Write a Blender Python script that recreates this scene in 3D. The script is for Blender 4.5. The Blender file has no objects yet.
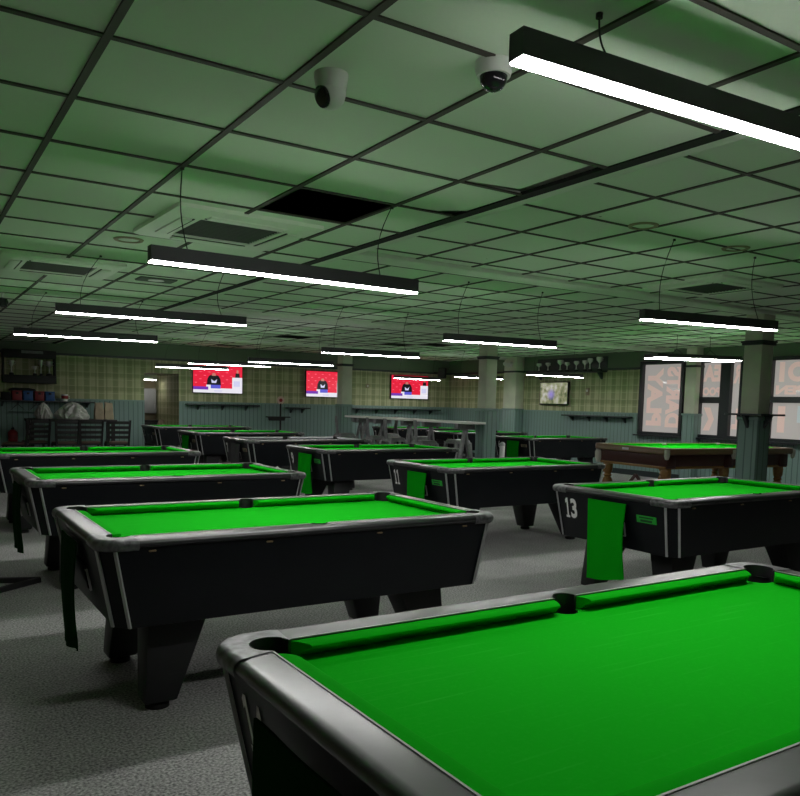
import bpy, bmesh, math, random
from mathutils import Vector, Matrix
random.seed(4)
S = bpy.context.scene
COL = S.collection
PI = math.pi
CAMZ = 1.43
ZL = 2.55          # ceiling on the left half
ZR = 2.69          # slightly higher ceiling on the right half
XW = 13.5          # window wall
YB = 18.5          # back wall
XL, YF = -2.2, -2.6

# ------------------------------------------------------------------ materials
def newmat(name):
    m = bpy.data.materials.new(name); m.use_nodes = True
    nt = m.node_tree; b = nt.nodes['Principled BSDF']
    return m, nt, b

def mat(name, col, rough=.6, metal=0., spec=.5, emit=None, es=0., noise=0., nscale=40., bump=0., coat=0.):
    m, nt, b = newmat(name)
    b.inputs['Base Color'].default_value = (*col, 1)
    b.inputs['Roughness'].default_value = rough
    b.inputs['Metallic'].default_value = metal
    b.inputs['Specular IOR Level'].default_value = spec
    b.inputs['Coat Weight'].default_value = coat; b.inputs['Coat Roughness'].default_value = .24
    if emit:
        b.inputs['Emission Color'].default_value = (*emit, 1)
        b.inputs['Emission Strength'].default_value = es
    if noise or bump:
        tc = nt.nodes.new('ShaderNodeTexCoord')
        n = nt.nodes.new('ShaderNodeTexNoise'); n.inputs['Scale'].default_value = nscale
        n.inputs['Detail'].default_value = 4
        nt.links.new(tc.outputs['Object'], n.inputs['Vector'])
        if noise:
            r = nt.nodes.new('ShaderNodeMapRange')
            r.inputs['From Min'].default_value = .3; r.inputs['From Max'].default_value = .7
            r.inputs['To Min'].default_value = 1 - noise; r.inputs['To Max'].default_value = 1 + noise
            nt.links.new(n.outputs['Fac'], r.inputs['Value'])
            mx = nt.nodes.new('ShaderNodeVectorMath'); mx.operation = 'SCALE'
            mx.inputs[0].default_value = col
            nt.links.new(r.outputs['Result'], mx.inputs['Scale'])
            nt.links.new(mx.outputs['Vector'], b.inputs['Base Color'])
        if bump:
            bp = nt.nodes.new('ShaderNodeBump'); bp.inputs['Strength'].default_value = bump
            bp.inputs['Distance'].default_value = .004
            nt.links.new(n.outputs['Fac'], bp.inputs['Height'])
            nt.links.new(bp.outputs['Normal'], b.inputs['Normal'])
    return m

class NX:
    """tiny expression builder over math nodes"""
    def __init__(s, nt): s.nt = nt
    def m(s, op, a, b=0., c=None):
        n = s.nt.nodes.new('ShaderNodeMath'); n.operation = op
        for i, v in enumerate((a, b) if c is None else (a, b, c)):
            if isinstance(v, (int, float)): n.inputs[i].default_value = v
            else: s.nt.links.new(v, n.inputs[i])
        return n.outputs[0]
    def mix(s, f, a, b):
        n = s.nt.nodes.new('ShaderNodeMix'); n.data_type = 'RGBA'
        for sock, v in ((n.inputs[0], f), (n.inputs[6], a), (n.inputs[7], b)):
            if isinstance(v, (int, float)): sock.default_value = v
            elif isinstance(v, tuple): sock.default_value = (*v, 1)
            else: s.nt.links.new(v, sock)
        return n.outputs[2]
    def band(s, v, period, centre, width, soft=.01):
        t = s.m('WRAP', s.m('SUBTRACT', v, centre), period / 2, -period / 2)
        d = s.m('ABSOLUTE', t)
        n = s.nt.nodes.new('ShaderNodeMapRange'); n.interpolation_type = 'SMOOTHSTEP'
        n.inputs['From Min'].default_value = width / 2 + soft; n.inputs['From Max'].default_value = max(width / 2 - soft, 0)
        s.nt.links.new(d, n.inputs['Value'])
        return n.outputs[0]

def pos(nt):
    g = nt.nodes.new('ShaderNodeNewGeometry')
    sp = nt.nodes.new('ShaderNodeSeparateXYZ'); nt.links.new(g.outputs['Position'], sp.inputs[0])
    return sp.outputs[0], sp.outputs[1], sp.outputs[2], g.outputs['Position']

def plaid_mat(name, dark, base, line):
    m, nt, b = newmat(name); x = NX(nt); px, py, pz, P = pos(nt)
    h = x.m('ADD', px, py)
    c = x.mix(x.m('MULTIPLY', x.band(h, .31, .0, .12, .02), .6), base, dark)
    c = x.mix(x.m('MULTIPLY', x.band(pz, .31, .05, .10, .02), .5), c, dark)
    c = x.mix(x.m('MULTIPLY', x.band(h, .155, .078, .014, .008), .55), c, line)
    c = x.mix(x.m('MULTIPLY', x.band(pz, .155, .1, .014, .008), .55), c, line)
    c = x.mix(x.m('MULTIPLY', x.band(h, .62, .115, .03, .012), .6), c, dark)
    c = x.mix(x.m('MULTIPLY', x.band(h, .62, -.115, .03, .012), .6), c, dark)
    nt.links.new(c, b.inputs['Base Color'])
    b.inputs['Roughness'].default_value = .75; b.inputs['Specular IOR Level'].default_value = .2
    return m

def dado_mat(name, col, dark):
    m, nt, b = newmat(name); x = NX(nt); px, py, pz, P = pos(nt)
    h = x.m('ADD', px, py)
    f = x.band(h, .105, 0, .014, .006)
    nt.links.new(x.mix(f, col, dark), b.inputs['Base Color'])
    bp = nt.nodes.new('ShaderNodeBump'); bp.inputs['Strength'].default_value = .6; bp.inputs['Distance'].default_value = .006
    bp.invert = True
    nt.links.new(f, bp.inputs['Height']); nt.links.new(bp.outputs['Normal'], b.inputs['Normal'])
    b.inputs['Roughness'].default_value = .5; b.inputs['Specular IOR Level'].default_value = .3
    return m

def carpet_mat():
    m, nt, b = newmat('carpet'); x = NX(nt); px, py, pz, P = pos(nt)
    n = nt.nodes.new('ShaderNodeTexNoise'); n.inputs['Scale'].default_value = 85; n.inputs['Detail'].default_value = 3
    n2 = nt.nodes.new('ShaderNodeTexNoise'); n2.inputs['Scale'].default_value = 2.2; n2.inputs['Detail'].default_value = 3
    nt.links.new(P, n.inputs['Vector']); nt.links.new(P, n2.inputs['Vector'])
    f = x.m('ADD', x.m('MULTIPLY', x.m('SUBTRACT', n.outputs['Fac'], .5), 2.6), x.m('ADD', .5, x.m('MULTIPLY', x.m('SUBTRACT', n2.outputs['Fac'], .5), .5)))
    f.node.use_clamp = True
    nt.links.new(x.mix(f, (.115, .115, .117), (.50, .495, .485)), b.inputs['Base Color'])
    bp = nt.nodes.new('ShaderNodeBump'); bp.inputs['Strength'].default_value = .5; bp.inputs['Distance'].default_value = .006
    nt.links.new(n.outputs['Fac'], bp.inputs['Height']); nt.links.new(bp.outputs['Normal'], b.inputs['Normal'])
    b.inputs['Roughness'].default_value = .95; b.inputs['Specular IOR Level'].default_value = .1
    return m

def tile_mat():
    m, nt, b = newmat('ceiling_tile'); x = NX(nt); px, py, pz, P = pos(nt)
    n = nt.nodes.new('ShaderNodeTexNoise'); n.inputs['Scale'].default_value = 60; n.inputs['Detail'].default_value = 2
    n2 = nt.nodes.new('ShaderNodeTexNoise'); n2.inputs['Scale'].default_value = .9; n2.inputs['Detail'].default_value = 2
    v = nt.nodes.new('ShaderNodeTexVoronoi'); v.inputs['Scale'].default_value = 3.0
    for q in (n, n2, v): nt.links.new(P, q.inputs['Vector'])
    c = x.mix(x.m('MULTIPLY', n.outputs['Fac'], .35), (.76, .84, .73), (.66, .74, .63))
    c = x.mix(x.m('MULTIPLY', n2.outputs['Fac'], .35), c, (.64, .71, .56))
    sp = x.m('LESS_THAN', v.outputs['Distance'], .03)
    c = x.mix(x.m('MULTIPLY', sp, .8), c, (.06, .06, .05))
    nt.links.new(c, b.inputs['Base Color'])
    b.inputs['Roughness'].default_value = .9; b.inputs['Specular IOR Level'].default_value = .1
    return m

def cloth_mat(name, a, c2, streak=True):
    m, nt, b = newmat(name); x = NX(nt)
    tc = nt.nodes.new('ShaderNodeTexCoord')
    mp = nt.nodes.new('ShaderNodeMapping'); mp.inputs['Scale'].default_value = (1.2, 26, 3); mp.inputs['Rotation'].default_value = (0, 0, .12)
    nt.links.new(tc.outputs['Object'], mp.inputs['Vector'])
    n = nt.nodes.new('ShaderNodeTexNoise'); n.inputs['Scale'].default_value = 2.2; n.inputs['Detail'].default_value = 6
    nt.links.new(mp.outputs['Vector'], n.inputs['Vector'])
    n2 = nt.nodes.new('ShaderNodeTexNoise'); n2.inputs['Scale'].default_value = 90; n2.inputs['Detail'].default_value = 3
    nt.links.new(tc.outputs['Object'], n2.inputs['Vector'])
    f = x.m('MULTIPLY', x.m('SUBTRACT', n.outputs['Fac'], .60), 5.); f.node.use_clamp = True
    f2 = x.m('MULTIPLY', x.m('SUBTRACT', n2.outputs['Fac'], .5), 1.2); f2.node.use_clamp = True
    g = x.m('ADD', x.m('MULTIPLY', f, .45 if streak else 0), x.m('MULTIPLY', f2, .35)); g.node.use_clamp = True
    nt.links.new(x.mix(g, a, c2), b.inputs['Base Color'])
    b.inputs['Roughness'].default_value = .95; b.inputs['Specular IOR Level'].default_value = .03
    return m

def wood_mat(name, a, b2, rough=.35, scale=6):
    m, nt, b = newmat(name); x = NX(nt)
    tc = nt.nodes.new('ShaderNodeTexCoord')
    mp = nt.nodes.new('ShaderNodeMapping'); mp.inputs['Scale'].default_value = (1, 9, 9)
    nt.links.new(tc.outputs['Object'], mp.inputs['Vector'])
    n = nt.nodes.new('ShaderNodeTexNoise'); n.inputs['Scale'].default_value = scale; n.inputs['Detail'].default_value = 6
    nt.links.new(mp.outputs['Vector'], n.inputs['Vector'])
    nt.links.new(x.mix(n.outputs['Fac'], a, b2), b.inputs['Base Color'])
    b.inputs['Roughness'].default_value = rough
    return m

def screen_blur_mat():
    m, nt, b = newmat('screen_garden'); x = NX(nt); px, py, pz, P = pos(nt)
    n = nt.nodes.new('ShaderNodeTexNoise'); n.inputs['Scale'].default_value = 7; n.inputs['Detail'].default_value = 4
    n2 = nt.nodes.new('ShaderNodeTexNoise'); n2.inputs['Scale'].default_value = 4.5; n2.inputs['Detail'].default_value = 1
    nt.links.new(P, n.inputs['Vector']); nt.links.new(P, n2.inputs['Vector'])
    r = nt.nodes.new('ShaderNodeValToRGB'); e = r.color_ramp.elements
    e[0].position = .3; e[0].color = (.05, .09, .03, 1); e[1].position = .7; e[1].color = (.55, .56, .5, 1)
    q = e.new(.5); q.color = (.28, .30, .16, 1)
    nt.links.new(n.outputs['Fac'], r.inputs['Fac'])
    dy = x.m('SUBTRACT', py, 14.12); dz = x.m('SUBTRACT', pz, 1.75)
    d = x.m('SQRT', x.m('ADD', x.m('MULTIPLY', dy, dy), x.m('MULTIPLY', dz, dz)))
    f = x.m('SUBTRACT', 1.0, x.m('MULTIPLY', d, 6.5)); f.node.use_clamp = True
    c = x.mix(f, r.outputs['Color'], (.30, .24, .75))
    nt.links.new(c, b.inputs['Emission Color']); b.inputs['Emission Strength'].default_value = .8
    b.inputs['Base Color'].default_value = (.01, .01, .01, 1); b.inputs['Roughness'].default_value = .2
    return m

M = {}
M['green'] = cloth_mat('green_baize', (.006, .46, .010), (.045, .57, .05))
M['greencush'] = cloth_mat('green_baize_cushion', (.004, .40, .007), (.02, .48, .03), False)
M['towel'] = cloth_mat('green_towel', (.004, .33, .008), (.012, .42, .016), False)
M['greyc'] = cloth_mat('grey_baize', (.50, .50, .52), (.58, .58, .59))
M['greycush'] = cloth_mat('grey_baize_cushion', (.48, .48, .50), (.54, .54, .55), False)
M['shadetowel'] = cloth_mat('green_towel_shade_tone', (.003, .035, .005), (.005, .05, .008), False)  # same green towel, with the shade on it put into the colour
M['greytowel'] = cloth_mat('grey_towel', (.09, .09, .095), (.13, .13, .135), False)
M['black'] = mat('black_laminate', (.0035, .0052, .0072), .45, spec=.3, noise=.15, nscale=6)
M['rail'] = mat('charcoal_rail_vinyl', (.013, .014, .016), .40, noise=.35, nscale=14, bump=.10, coat=.8)
M['legm'] = mat('black_leg_laminate', (.011, .012, .013), .5)
M['rubber'] = mat('black_rubber', (.006, .006, .006), .8)
M['liner'] = mat('pocket_liner', (.010, .010, .011), .45)
M['cast'] = mat('scuffed_silver_corner', (.13, .133, .137), .38, .5, noise=.6, nscale=30, bump=.25)
M['strip'] = mat('silver_trim', (.50, .51, .52), .35, .6)
M['inlay'] = mat('pale_inlay', (.42, .48, .42), .5)
M['brass'] = mat('brass_clip', (.34, .25, .13), .4, .6)
M['white'] = mat('white_paint', (.86, .86, .85), .5)
M['plaque'] = mat('green_plaque', (.02, .42, .04), .4)
M['plaque_ink'] = mat('dark_plaque_ink', (.004, .07, .012), .5)
M['carpet'] = carpet_mat()
M['tile'] = tile_mat()
M['paint'] = mat('ceiling_paint', (.70, .76, .66), .8, noise=.08, nscale=3)
M['bar'] = mat('dark_ceiling_bar', (.050, .042, .034), .7)
M['void'] = mat('ceiling_void', (.05, .065, .05), .95)
M['plaid'] = plaid_mat('plaid_wallpaper', (.20, .235, .12), (.47, .46, .285), (.60, .58, .39))
M['dado'] = dado_mat('grey_green_boarding', (.19, .285, .262), (.085, .135, .125))
M['dadop'] = mat('grey_green_paint', (.19, .285, .262), .45)
M['colpaint'] = mat('stone_column_paint', (.58, .59, .48), .55, noise=.08, nscale=4)
M['fascia'] = mat('dark_green_fascia', (.105, .15, .095), .7)
M['ledge'] = mat('dark_ledge_paint', (.020, .030, .031), .4)
M['frame'] = mat('dark_window_frame', (.013, .017, .020), .4)
M['pane'] = mat('frosted_pane', (.22, .21, .205), .06, spec=.5, emit=(.30, .275, .262), es=.95)
M['sticker'] = mat('pink_window_letter', (.34, .235, .205), .35, emit=(.42, .31, .275), es=.92)
M['stickerblue'] = mat('pale_window_sticker', (.25, .28, .29), .35, emit=(.27, .31, .32), es=.9)
M['housing'] = mat('dark_grey_aluminium', (.045, .046, .050), .45, .3)
M['diff'] = mat('opal_diffuser', (.9, .9, .9), .5, emit=(1.0, .985, .965), es=66.)
M['cable'] = mat('black_cable', (.008, .008, .008), .6)
M['acw'] = mat('air_unit_plastic', (.72, .80, .67), .5)
M['grille'] = mat('air_unit_grille', (.075, .09, .075), .7)
M['cam'] = mat('camera_white_plastic', (.62, .63, .60), .4)
M['dome'] = mat('smoked_dome', (.015, .015, .018), .08)
M['speaker'] = mat('speaker_black', (.008, .009, .009), .6)
M['tvb'] = mat('tv_bezel', (.006, .006, .007), .3)
def em(n, c, s=1.): return mat(n, (.01, .01, .01), .25, emit=c, es=s)
M['sred'] = em('screen_red', (.78, .012, .045)); M['spink'] = em('screen_pink', (.92, .16, .22)); M['sblk'] = em('screen_black', (.006, .006, .01))
M['swht'] = em('screen_white', (.80, .78, .86)); M['sblu'] = em('screen_blue', (.10, .10, .62)); M['spur'] = em('screen_purple', (.16, .03, .42))
M['sskin'] = em('screen_skin', (.55, .22, .16)); M['slil'] = em('screen_lilac', (.62, .62, .85))
M['sgard'] = screen_blur_mat()
M['maho'] = wood_mat('mahogany', (.040, .010, .008), (.075, .022, .014))
M['railw'] = wood_mat('oak_rail', (.16, .10, .05), (.24, .15, .08))
M['goldw'] = wood_mat('varnished_leg', (.20, .10, .028), (.34, .19, .06), .25)
M['net'] = mat('cream_pocket_leather', (.55, .53, .47), .6)
M['darkwood'] = wood_mat('dark_chair_wood', (.003, .0027, .0024), (.006, .005, .0045), .6)
M['seatpad'] = mat('brown_seat_pad', (.10, .065, .045), .7)
M['greytop'] = wood_mat('pale_table_top', (.80, .80, .76), (.88, .88, .84), .35, 4)
M['gun'] = mat('gunmetal', (.17, .18, .18), .5, .25, noise=.2, nscale=20)
M['silver'] = mat('trophy_silver', (.78, .78, .76), .3, .5)
M['red'] = mat('red_enamel', (.30, .015, .02), .4)
M['crate_r'] = mat('crate_red', (.22, .012, .02), .5)
M['crate_b'] = mat('crate_blue', (.02, .10, .30), .5)
M['bagwhite'] = mat('crumpled_silver_bag', (.50, .50, .47), .45, noise=.25, nscale=9)
M['bagtan'] = mat('tan_paper', (.32, .26, .18), .8, noise=.2, nscale=8)
M['blackfab'] = mat('black_fabric', (.008, .009, .010), .9)
M['fridge'] = mat('grey_blind', (.34, .35, .36), .6)
M['warm'] = mat('warm_corridor_paint', (.30, .25, .16), .8)
M['lampw'] = mat('corridor_lamp_lens', (.8, .8, .8), .5, emit=(1., .97, .9), es=14.)
M['pinkp'] = mat('pale_pink_paint', (.62, .42, .36), .5)
M['tanplq'] = mat('tan_plaque', (.26, .19, .13), .5)
M['gapshade'] = mat('gap_shade_strip', (.008, .008, .007), .95)
M['binw'] = mat('pale_plastic', (.50, .53, .52), .45)

# ------------------------------------------------------------------ mesh building
class MB:
    def __init__(s): s.bm = bmesh.new(); s.mats = []
    def _mi(s, m):
        if m is None: return 0
        if m not in s.mats: s.mats.append(m)
        return s.mats.index(m)
    def loft(s, loops, cap=True, mi=0, closed=True):
        vs = [[s.bm.verts.new(p) for p in L] for L in loops]; n = len(vs[0]); fs = []
        for a, b in zip(vs, vs[1:]):
            for i in range(n if closed else n - 1):
                j = (i + 1) % n
                fs.append(s.bm.faces.new((a[i], a[j], b[j], b[i])))
        if cap and closed:
            fs.append(s.bm.faces.new(vs[0][::-1])); fs.append(s.bm.faces.new(vs[-1]))
        for f in fs: f.material_index = mi
        return fs
    def box(s, c, d, rz=0., R=None, mi=0, taper=1.):
        x, y, z = (q / 2 for q in d)
        P = [Vector((a * x * (taper if k < 0 else 1), b * y * (taper if k < 0 else 1), k * z)) for k in (-1, 1) for a, b in ((-1, -1), (1, -1), (1, 1), (-1, 1))]
        Q = R if R is not None else Matrix.Rotation(rz, 3, 'Z')
        P = [Q @ p + Vector(c) for p in P]
        s.loft([P[:4], P[4:]], mi=mi)
    def bar(s, a, b, w, t, mi=0, up=(0, 0, 1)):
        a, b = Vector(a), Vector(b); d = (b - a).normalized(); u = Vector(up)
        if abs(d.dot(u)) > .98: u = Vector((1, 0, 0))
        r = d.cross(u).normalized(); u = r.cross(d)
        L = [[p + r * (sx * w / 2) + u * (sy * t / 2) for sx, sy in ((-1, -1), (1, -1), (1, 1), (-1, 1))] for p in (a, b)]
        s.loft(L, mi=mi)
    def tube(s, pts, r, n=8, mi=0):
        pts = [Vector(p) for p in pts]; L = []
        for i, p in enumerate(pts):
            d = (pts[min(i + 1, len(pts) - 1)] - pts[max(i - 1, 0)]).normalized()
            u = Vector((0, 0, 1)) if abs(d.z) < .95 else Vector((1, 0, 0))
            a = d.cross(u).normalized(); b = a.cross(d)
            rr = r[i] if isinstance(r, (list, tuple)) else r
            L.append([p + (a * math.cos(2 * PI * k / n) + b * math.sin(2 * PI * k / n)) * rr for k in range(n)])
        s.loft(L, mi=mi)
    def lathe(s, prof, c=(0, 0, 0), n=20, R=None, mi=0):
        Q = R if R is not None else Matrix.Identity(3)
        L = [[Q @ Vector((r * math.cos(2 * PI * k / n), r * math.sin(2 * PI * k / n), z)) + Vector(c) for k in range(n)] for r, z in prof]
        s.loft(L, mi=mi)
    def face(s, pts, mi=0):
        f = s.bm.faces.new([s.bm.verts.new(p) for p in pts]); f.material_index = mi
    def holed(s, outer, inner, z):
        es = []
        for L in (outer, inner):
            vs = [s.bm.verts.new((p[0], p[1], z)) for p in L]
            es += [s.bm.edges.new((vs[i], vs[(i + 1) % len(vs)])) for i in range(len(vs))]
        bmesh.ops.triangle_fill(s.bm, use_beauty=True, use_dissolve=False, edges=es)
    def fill(s, poly, z):
        vs = [s.bm.verts.new((p[0], p[1], z)) for p in poly]
        es = [s.bm.edges.new((vs[i], vs[(i + 1) % len(vs)])) for i in range(len(vs))]
        bmesh.ops.triangle_fill(s.bm, use_beauty=True, use_dissolve=False, edges=es)
    def build(s, name, m, parent=None, bevel=0., seg=2, smooth=40, weld=True):
        bm = s.bm
        if weld: bmesh.ops.remove_doubles(bm, verts=bm.verts, dist=1e-5)
        bmesh.ops.recalc_face_normals(bm, faces=bm.faces)
        if bevel:
            ed = [e for e in bm.edges if len(e.link_faces) == 2 and e.calc_face_angle(0) > .5]
            bmesh.ops.bevel(bm, geom=ed, offset=bevel, segments=seg, profile=.5, affect='EDGES', clamp_overlap=True)
        lim = math.radians(smooth)
        for f in bm.faces: f.smooth = True
        for e in bm.edges:
            e.smooth = not (len(e.link_faces) != 2 or e.calc_face_angle(0) > lim)
        me = bpy.data.meshes.new(name); bm.to_mesh(me); bm.free()
        for q in (m if isinstance(m, (list, tuple)) else [m]): me.materials.append(M[q] if isinstance(q, str) else q)
        o = bpy.data.objects.new(name, me); COL.objects.link(o)
        if parent is not None: o.parent = parent
        return o

def empty(name, loc=(0, 0, 0), rz=0.):
    o = bpy.data.objects.new(name, None); COL.objects.link(o)
    o.location = loc; o.rotation_euler = (0, 0, rz); o.empty_display_size = .1
    return o
def tag(o, label, cat, group=None):
    o['label'] = label; o['category'] = cat
    if group: o['group'] = group
    return o
def thing(name, label, cat, loc=(0, 0, 0), rz=0., group=None):
    return tag(empty(name, loc, rz), label, cat, group)
def struct(o): o['kind'] = 'structure'; return o
def copy_tree(o, parent=None, skip=()):
    c = o.copy(); COL.objects.link(c)
    if parent is not None:
        c.parent = parent; c.matrix_parent_inverse = o.matrix_parent_inverse.copy()
    for ch in [q for q in S.objects if q.parent == o]:
        if ch.name.split('.')[0] not in skip: copy_tree(ch, c, skip)
    return c

_glyph = {}
def glyph_polys(txt, bold=.02, size=1.):
    """mesh of flat lettering in the xy plane, left-bottom at the origin"""
    cu = bpy.data.curves.new('lettering', 'FONT'); cu.body = txt; cu.size = size; cu.offset = bold; cu.extrude = 0.0
    cu.fill_mode = 'FRONT'; cu.resolution_u = 4
    o = bpy.data.objects.new('lettering', cu); COL.objects.link(o)
    dg = bpy.context.evaluated_depsgraph_get(); dg.update()
    me = bpy.data.meshes.new_from_object(o.evaluated_get(dg))
    V = [v.co.copy() for v in me.vertices]; F = [tuple(p.vertices) for p in me.polygons]
    bpy.data.objects.remove(o); bpy.data.meshes.remove(me); bpy.data.curves.remove(cu)
    x0 = min(v.x for v in V); y0 = min(v.y for v in V); x1 = max(v.x for v in V); y1 = max(v.y for v in V)
    V = [Vector((v.x - x0, v.y - y0, 0)) for v in V]
    return V, F, x1 - x0, y1 - y0
def add_text(mb, txt, fn, w=None, h=None, bold=.02, mi=0):
    """fn maps (u, v) in metres on the sign to a point; w, h: size to fit"""
    V, F, tw, th = glyph_polys(txt, bold)
    sy = h / th; sx = (w / tw) if w else sy
    vs = [mb.bm.verts.new(fn(v.x * sx, v.y * sy)) for v in V]
    for f in F:
        try:
            q = mb.bm.faces.new([vs[i] for i in f]); q.material_index = mi
        except ValueError: pass

def rrect(hx, hy, r, n=8):
    P = []
    for cx, cy, a0 in ((hx - r, hy - r, 0), (-hx + r, hy - r, PI / 2), (-hx + r, -hy + r, PI), (hx - r, -hy + r, 1.5 * PI)):
        for k in range(n + 1):
            a = a0 + PI / 2 * k / n
            P.append((cx + r * math.cos(a), cy + r * math.sin(a)))
    return P
def L3(P, z): return [Vector((p[0], p[1], z)) for p in P]

# ------------------------------------------------------------------ room shell
def room():
    b = MB(); b.box(((XL + XW) / 2, (YF + YB + 2.5) / 2, -.05), (XW - XL + .4, YB + 2.5 - YF + .4, .1))
    struct(b.build('floor', 'carpet'))
    # ceiling: a skin of separate tiles left open where a tile is missing
    def cells(x0, dx, y0, dy, xa, xb, ya, yb, z, holes, boxes):
        mb = MB()
        xs = [xa] + [x0 + dx * i for i in range(-20, 60) if xa + .02 < x0 + dx * i < xb - .02] + [xb]
        ys = [ya] + [y0 + dy * i for i in range(-20, 60) if ya + .02 < y0 + dy * i < yb - .02] + [yb]
        for a, c in zip(xs, xs[1:]):
            for e, f in zip(ys, ys[1:]):
                mx, my = (a + c) / 2, (e + f) / 2
                if any(h[0] < mx < h[1] and h[2] < my < h[3] for h in holes): continue
                mb.face([(a, e, z), (a, f, z), (c, f, z), (c, e, z)])
        return mb, xs, ys
    lx0, ldx, ly0, ldy = -.034, .605, 2.640, .5936
    rx0, rdx, ry0, rdy = .169, .606, 3.198, .595
    XS = 2.79
    holes = [(1.79, 2.37, 3.84, 4.41), (2.40, 2.78, 2.66, 3.22), (2.40, 2.78, 3.25, 3.82)]
    mb, xs, ys = cells(lx0, ldx, ly0, ldy, XL, XS, YF, YB, ZL, holes, None)
    struct(mb.build('ceiling', 'tile'))
    g = MB()
    for x in xs[1:-1]: g.box((x, (YF + YB) / 2, ZL - .003), (.026, YB - YF, .010))
    for y in ys[1:-1]: g.box(((XL + XS) / 2, y, ZL - .0025), (XS - XL, .024, .008))
    struct(g.build('trim_1', 'bar'))
    g = MB(); g.box((XS + .035, (YF + YB) / 2, ZL + .002), (.07, YB - YF, .02)); struct(g.build('trim_40', 'gapshade'))  # solid strip; its near-black colour stands in for shade inside the open step
    holesR = [(6.2, 6.8, 13.9, 14.5), (8.66, 9.25, 13.92, 14.49), (9.27, 9.86, 13.33, 13.90)]
    mb, xs, ys = cells(rx0, rdx, ry0, rdy, 2.9, XW, YF, YB, ZR, holesR, None)
    struct(mb.build('ceiling', 'tile'))
    g = MB()
    for x in xs[2:-1]: g.box((x, (YF + YB) / 2, ZR - .003), (.024, YB - YF, .010))
    for y in ys[1:-1]: g.box(((3.0 + XW) / 2, y, ZR - .0025), (XW - 3.0, .022, .008))
    struct(g.build('trim_2', 'bar'))
    # painted edge along the change of level
    b = MB(); b.box((2.905, (YF + YB) / 2, ZL + .075), (.09, YB - YF, .15)); struct(b.build('trim_3', 'paint', bevel=.004))
    # void above
    b = MB(); b.box(((XL + XW) / 2, (YF + YB) / 2, 3.02), (XW - XL + .3, YB - YF + .3, .04))
    struct(b.build('ceiling', 'void'))
    # beams
    for n, (y0, y1, d) in enumerate(((5.74, 6.02, .035), (10.62, 10.97, .05), (15.6, 15.95, .05))):
        b = MB(); b.box(((2.96 + XW) / 2, (y0 + y1) / 2, ZR - d / 2), (XW - 2.96, y1 - y0, d))
        struct(b.build('trim_%d' % (4 + n), 'paint', bevel=.004))
    # walls: papered shell, boarding, fascia
    D0, D1 = 4.77, 5.58      # doorway in the back wall
    ZD, ZP, DH = 1.36, 2.30, 2.0
    t = .16
    def wallx(name, x0, x1, z0, z1, m, y=YB, th=t):
        b = MB(); b.box(((x0 + x1) / 2, y + th / 2, (z0 + z1) / 2), (x1 - x0, th, z1 - z0)); return struct(b.build(name, m))
    wb = MB()
    for x0, x1, z0, z1 in ((XL, D0, 0, 3.), (D1, XW, 0, 3.), (D0, D1, DH, 3.)):
        wb.box(((x0 + x1) / 2, YB + t / 2, (z0 + z1) / 2), (x1 - x0, t, z1 - z0))
    struct(wb.build('wall_back', 'plaid', weld=False))
    k = 20
    for x0, x1 in ((XL, D0), (D1, XW)):
        wallx('trim_%d' % k, x0, x1, 0, ZD - .03, 'dado', YB - .02, .02); k += 1
        wallx('trim_%d' % k, x0, x1, ZD - .03, ZD, 'dadop', YB - .035, .035); k += 1
        wallx('baseboard_back', x0, x1, 0, .12, 'ledge', YB - .04, .02)
    wallx('trim_%d' % k, XL, XW, ZP + .03, 2.72, 'fascia', YB - .03, .03); k += 1
    wallx('trim_%d' % k, XL, XW, ZP, ZP + .045, 'ledge', YB - .05, .05); k += 1
    # corridor beyond
    b = MB(); b.box((D1 + .08, YB + 1.13, 1.1), (.12, 1.94, 2.2)); struct(b.build('wall_corridor_right', 'plaid'))
    b = MB(); b.box((D0 - .9, YB + 1.13, 1.1), (.12, 1.94, 2.2)); struct(b.build('wall_corridor_left', 'warm'))
    b = MB(); b.box(((D0 + D1) / 2 - .4, YB + 2.16, 1.1), (2.0, .12, 2.2)); struct(b.build('wall_corridor_end', 'warm'))
    b = MB(); b.box(((D0 + D1) / 2 - .4, YB + 1.13, 2.03), (2.0, 1.94, .06)); struct(b.build('ceiling_corridor', 'warm'))
    # side and front walls (mostly out of the frame)
    b = MB(); b.box((XL - t / 2, (YF + YB) / 2, 1.5), (t, YB - YF, 3.)); struct(b.build('wall_left', 'plaid'))
    b = MB(); b.box(((XL + XW) / 2, YF - t / 2, 1.5), (XW - XL, t, 3.)); struct(b.build('wall_front', 'plaid'))
    # window wall with three openings
    W = [(11.44, 10.32, .90, 2.46), (9.98, 8.98, .90, 2.46), (8.60, 6.9, .90, 2.46)]
    wr = MB()
    def seg(y0, y1, z0, z1): wr.box((XW + t / 2, (y0 + y1) / 2, (z0 + z1) / 2), (t, y1 - y0, z1 - z0))
    ys2 = [YF] + sorted(sum([[w[1], w[0]] for w in W], [])) + [YB + t]
    for i in range(0, len(ys2), 2): seg(ys2[i], ys2[i + 1], 0, 3.)
    for w in W: seg(w[1], w[0], 0, w[2]); seg(w[1], w[0], w[3], 3.)
    struct(wr.build('wall_right', 'plaid', weld=False))
    def wally(name, y0, y1, z0, z1, m, th, x=XW):
        b = MB(); b.box((x - th / 2, (y0 + y1) / 2, (z0 + z1) / 2), (th, y1 - y0, z1 - z0)); return struct(b.build(name, m))
    for i in range(0, len(ys2), 2):
        wally('trim_%d' % k, ys2[i], min(ys2[i + 1], YB), 0, ZD - .03, 'dado', .02); k += 1
        wally('trim_%d' % k, ys2[i], min(ys2[i + 1], YB), ZD - .03, ZD, 'dadop', .035); k += 1
        wally('trim_%d' % k, ys2[i], min(ys2[i + 1], YB), ZP, ZP + .045, 'ledge', .05); k += 1
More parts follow.
